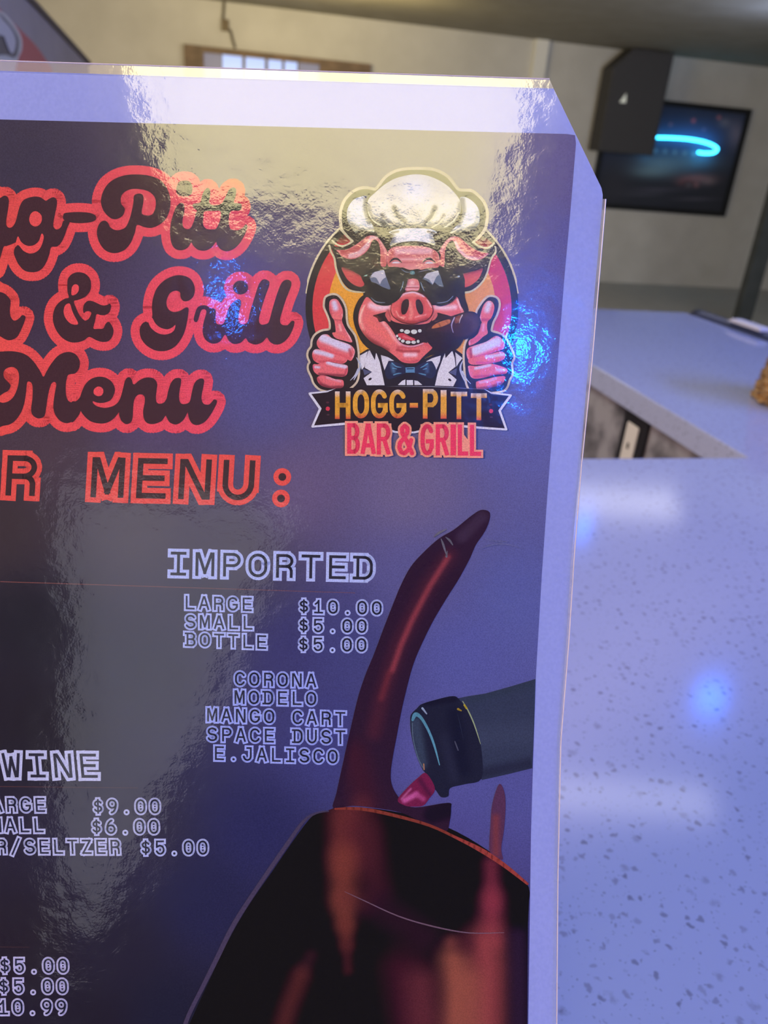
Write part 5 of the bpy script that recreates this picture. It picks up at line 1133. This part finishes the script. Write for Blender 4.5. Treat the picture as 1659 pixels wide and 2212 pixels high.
fist(TR2, [(400, 450), (450, 340), (540, 220), (620, 170), (720, 190), (765, 260), (760, 360), (720, 480), (670, 580), (640, 680), (640, 760), (760, 800), (850, 850), (920, 950), (980, 1080), (1020, 1200), (980, 1300), (990, 1480), (940, 1580), (900, 1700), (800, 1770), (400, 1800), (250, 1700), (200, 1400), (190, 1100), (240, 900), (390, 700), (430, 600)],
     [(440, 560), (460, 460), (500, 330), (560, 250), (620, 235), (670, 270), (695, 340), (680, 430), (640, 530), (580, 590), (570, 700), (580, 790), (500, 850), (400, 940), (270, 1000), (260, 920), (350, 860), (420, 780), (440, 680), (480, 600)],
     [[(215, 1120), (250, 1040), (350, 1000), (560, 930), (700, 840), (780, 850), (850, 920), (872, 990), (840, 1060), (700, 1110), (500, 1180), (330, 1250), (250, 1240)], [(250, 1245), (400, 1190), (600, 1150), (800, 1100), (880, 1150), (850, 1240), (700, 1290), (500, 1320), (300, 1322)],
      [(245, 1380), (270, 1340), (400, 1350), (640, 1310), (860, 1370), (920, 1420), (880, 1480), (700, 1500), (450, 1560), (300, 1542)], [(380, 1650), (400, 1610), (560, 1570), (740, 1530), (880, 1530), (830, 1650), (700, 1700), (450, 1762), (390, 1722)]],
     [([(600, 290), (570, 390)], 90, LT, .95, .1), ([(480, 560), (620, 560)], 40, (176, 60, 100), .8, 0), ([(510, 640), (500, 740)], 40, (230, 150, 180), .85, 0), ([(300, 920), (440, 860)], 50, (204, 84, 120), .7, 0), ([(450, 480), (460, 570)], 14, (226, 170, 206), .8, .1), ([(640, 440), (660, 340)], 30, (206, 90, 120), .6, 0), ([(280, 900), (270, 990)], 10, (220, 170, 210), .8, 0)],
     [[([(370, 1090), (560, 1010), (740, 930)], 120, LT, .97, .3), ([(360, 1210), (560, 1150), (800, 1070)], 46, MG, .8, 0), ([(290, 1060), (300, 1200)], 34, (160, 50, 90), .8, 0), ([(225, 1120), (250, 1230)], 12, (230, 160, 200), .8, .1), ([(620, 860), (700, 860)], 22, (190, 70, 110), .7, 0)],
      [([(560, 1190), (720, 1170), (850, 1150)], 46, LT, .9, .1), ([(400, 1290), (640, 1300), (820, 1240)], 40, MG, .8, 0)],
      [([(370, 1390), (480, 1370), (620, 1335)], 40, LT, .92, .1), ([(740, 1410), (870, 1420)], 40, LT, .8, .1), ([(350, 1530), (600, 1520), (860, 1470)], 40, (176, 56, 90), .8, 0), ([(255, 1360), (260, 1480)], 14, (230, 160, 206), .8, .1)],
      [([(450, 1630), (600, 1600), (720, 1560)], 36, (222, 160, 200), .85, .1), ([(420, 1740), (640, 1710), (820, 1640)], 46, DRK, .8, 0)]],
     [([(160, 1250), (120, 1340), (120, 1430), (160, 1540), (210, 1650)], [5, 14, 18, 14, 4]), ([(150, 1440), (210, 1560), (290, 1650)], [12, 10, 4])])

# banner and lettering
bn = Print(20)
ban = [(80, 110), (200, 97), (270, 66), (700, 52), (1000, 54), (1400, 74), (1450, 108), (1585, 124), (1505, 235), (1555, 372), (1350, 357), (1100, 334), (860, 396), (720, 392), (560, 332), (340, 327), (100, 350), (158, 220)]
bn.grow([(66, 106), (200, 94), (262, 78), (700, 60), (1000, 60), (1400, 82), (1450, 104), (1600, 121), (1516, 236), (1566, 380), (1350, 366), (1100, 344), (862, 402), (720, 399), (556, 342), (340, 337), (88, 358), (146, 222)], 2.4, (214, 204, 232), BN, smooth=False)
bn.poly(ban, (48, 36, 46), T=BN, smooth=False, dl=1)
for cx, cy in ((205, 222), (1450, 240)):
    bn.ell((cx, cy), 16, 16, (206, 60, 84), T=BN, dl=2); bn.ell((cx - 2, cy - 48), 12, 7, (92, 50, 64), T=BN, dl=2); bn.ell((cx + 2, cy + 46), 12, 6, (84, 56, 70), T=BN, dl=2)
bo_ = bn.build('emblem_banner', emb, 'black ribbon banner with white edge')
def boxed(pr, ch, x0, x1, y0, y1, hw, col, dl=0):
    """condensed letter filling a box given in banner crop coordinates"""
    a = BN(x0, y0); c = BN(x1, y1); hwp = hw
    ax, ay, cx, cy = a[0] + hwp, a[1] + hwp, c[0] - hwp, c[1] - hwp
    xs_ = [p[0] for k, pts in GL[ch] for p in pts]; lo, hi = (min(xs_), max(xs_)) if max(xs_) - min(xs_) > .1 else (-1, 1)
    fx = lambda gx, gy: (ax + (cx - ax) * (gx - lo) / (hi - lo), cy - (cy - ay) * gy)
    lay(pr, ch, fx, hwp, col, dl=dl, band=lambda q: (a[1], c[1]))
GLB = {'B': [('l', [(-.85, 0), (-.85, 1), (.1, 1)]), ('c', arc(.1, .76, .75, .24, 90, -90)), ('l', [(-.85, .52), (.1, .52)]), ('c', arc(.1, .26, .85, .26, 90, -90)), ('l', [(-.85, 0), (.1, 0)])],
       'I': [('l', [(0, 1), (0, 0)])], 'J': GL['J'], 'A': [('l', [(-1, 0), (-.1, 1), (.1, 1), (1, 0)]), ('l', [(-.55, .25), (.55, .25)])],
       'R': [('l', [(-.85, 0), (-.85, 1), (.1, 1)]), ('c', arc(.1, .75, .75, .25, 90, -90)), ('l', [(.1, .5), (-.85, .5)]), ('l', [(.1, .5), (.85, 0)])]}
GL.update(GLB)
def org(col_top, y0, y1):
    def f(x, y):
        t = (y - y0) / (y1 - y0)
        a, b_, c_ = np.array((214, 190, 196.)), np.array((228, 160, 66.)), np.array((206, 78, 66.))
        return tuple(a + (b_ - a) * t / .14) if t < .14 else tuple(b_) if t < .80 else tuple(b_ + (c_ - b_) * min(1, (t - .80) / .17))
    return f
ot = Print(24)
for ch, x0, x1, y0, y1 in (('H', 260, 378, 90, 300), ('O', 396, 520, 76, 296), ('G', 534, 662, 74, 296), ('G', 674, 804, 76, 296), ('-', 830, 893, 178, 214), ('P', 930, 1046, 72, 298), ('I', 1064, 1112, 80, 298), ('T', 1142, 1268, 92, 302), ('T', 1296, 1418, 104, 310)):
    ya, yb = BN(0, y0)[1], BN(0, y1)[1]
    if ch == '-':
        a, c = BN(x0, y0), BN(x1, y1); ot._put([a, (c[0], a[1]), c, (a[0], c[1])], [(0, 1, 2, 3)], [(228, 160, 66)] * 2 + [(206, 90, 66)] * 2, ot.lev); continue
    nsub = org(None, ya, yb)
    # split strokes into short pieces so that the printed colour change follows the height
    boxed_pts = GL[ch]
    fine = []
    for k, pts in boxed_pts:
        q = [pts[0]]
        for p, r in zip(pts[:-1], pts[1:]):
            m_ = max(1, int(abs(r[1] - p[1]) * 14) + int(abs(r[0] - p[0]) * 3)) if k == 'l' else 1
            q += [(p[0] + (r[0] - p[0]) * i / m_, p[1] + (r[1] - p[1]) * i / m_) for i in range(1, m_ + 1)]
        fine.append((k, q))
    GL['tmp'] = fine
    a = BN(x0, y0); c = BN(x1, y1); hw = 5.0 if ch != 'I' else 6.4
    ax, ay, cx, cy = a[0] + hw, a[1] + hw, c[0] - hw, c[1] - hw
    xs_ = [p[0] for k, pts in fine for p in pts]; lo, hi = (min(xs_), max(xs_)) if max(xs_) - min(xs_) > .1 else (-1, 1)
    fx = lambda gx, gy: (ax + (cx - ax) * (gx - lo) / (hi - lo), cy - (cy - ay) * gy)
    for k, pts in fine:
        Q = [fx(*p) for p in pts]; cols = [nsub(*p) for p in Q]
        for p, r in zip(Q[:-1], Q[1:]):
            d = np.array(r) - np.array(p); Ld = np.hypot(*d); d = d / max(Ld, 1e-6); nn_ = np.array([-d[1], d[0]])
            ext = hw if (k == 'l' and (p == Q[0] or r == Q[-1] or abs(d[0]) > .5)) else .6
            p_, r_ = np.array(p) - d * ext, np.array(r) + d * ext
            PP = clip_band([p_ + nn_ * hw, r_ + nn_ * hw, r_ - nn_ * hw, p_ - nn_ * hw], a[1], c[1])
            if len(PP) >= 3: ot._put(PP, [tuple(range(len(PP)))], [nsub(*q) for q in PP], ot.lev)
        if k == 'c':
            for p in Q: ot._put([np.array(p) + hw * np.array([math.cos(2 * math.pi * j / 10), math.sin(2 * math.pi * j / 10)]) for j in range(10)], [tuple(range(10))], [nsub(*p)] * 10, ot.lev)
ot.build('banner_lettering', emb, 'orange block lettering on the banner')
bg = Print(25)
SAL, RB_ = (232, 146, 132), (226, 62, 98)
for ch, x0, x1, y0, y1 in (('B', 352, 450, 332, 566), ('A', 456, 570, 334, 568), ('R', 578, 682, 334, 572), ('&', 734, 864, 336, 578), ('G', 912, 1014, 338, 578), ('R', 1028, 1128, 340, 578), ('I', 1140, 1184, 342, 578), ('L', 1196, 1276, 342, 580), ('L', 1288, 1374, 344, 582)):
    e_ = 4.6 * 3.53
    boxed(bg, ch, x0 - e_, x1 + e_, y0 - e_, y1 + e_, 9.0 if ch != 'I' else 10.4, SAL)
    boxed(bg, ch, x0, x1, y0, y1, 4.6 if ch != 'I' else 6.0, RB_, dl=2)
bg.poly([BN(350, 330), BN(690, 334), BN(690, 575), BN(350, 570)], SAL, smooth=False, dl=-1); bg.poly([BN(912, 340), BN(1180, 340), BN(1370, 580), BN(912, 576)], SAL, smooth=False, dl=-1)
bg.build('emblem_lettering', emb, 'red block lettering with salmon outline')
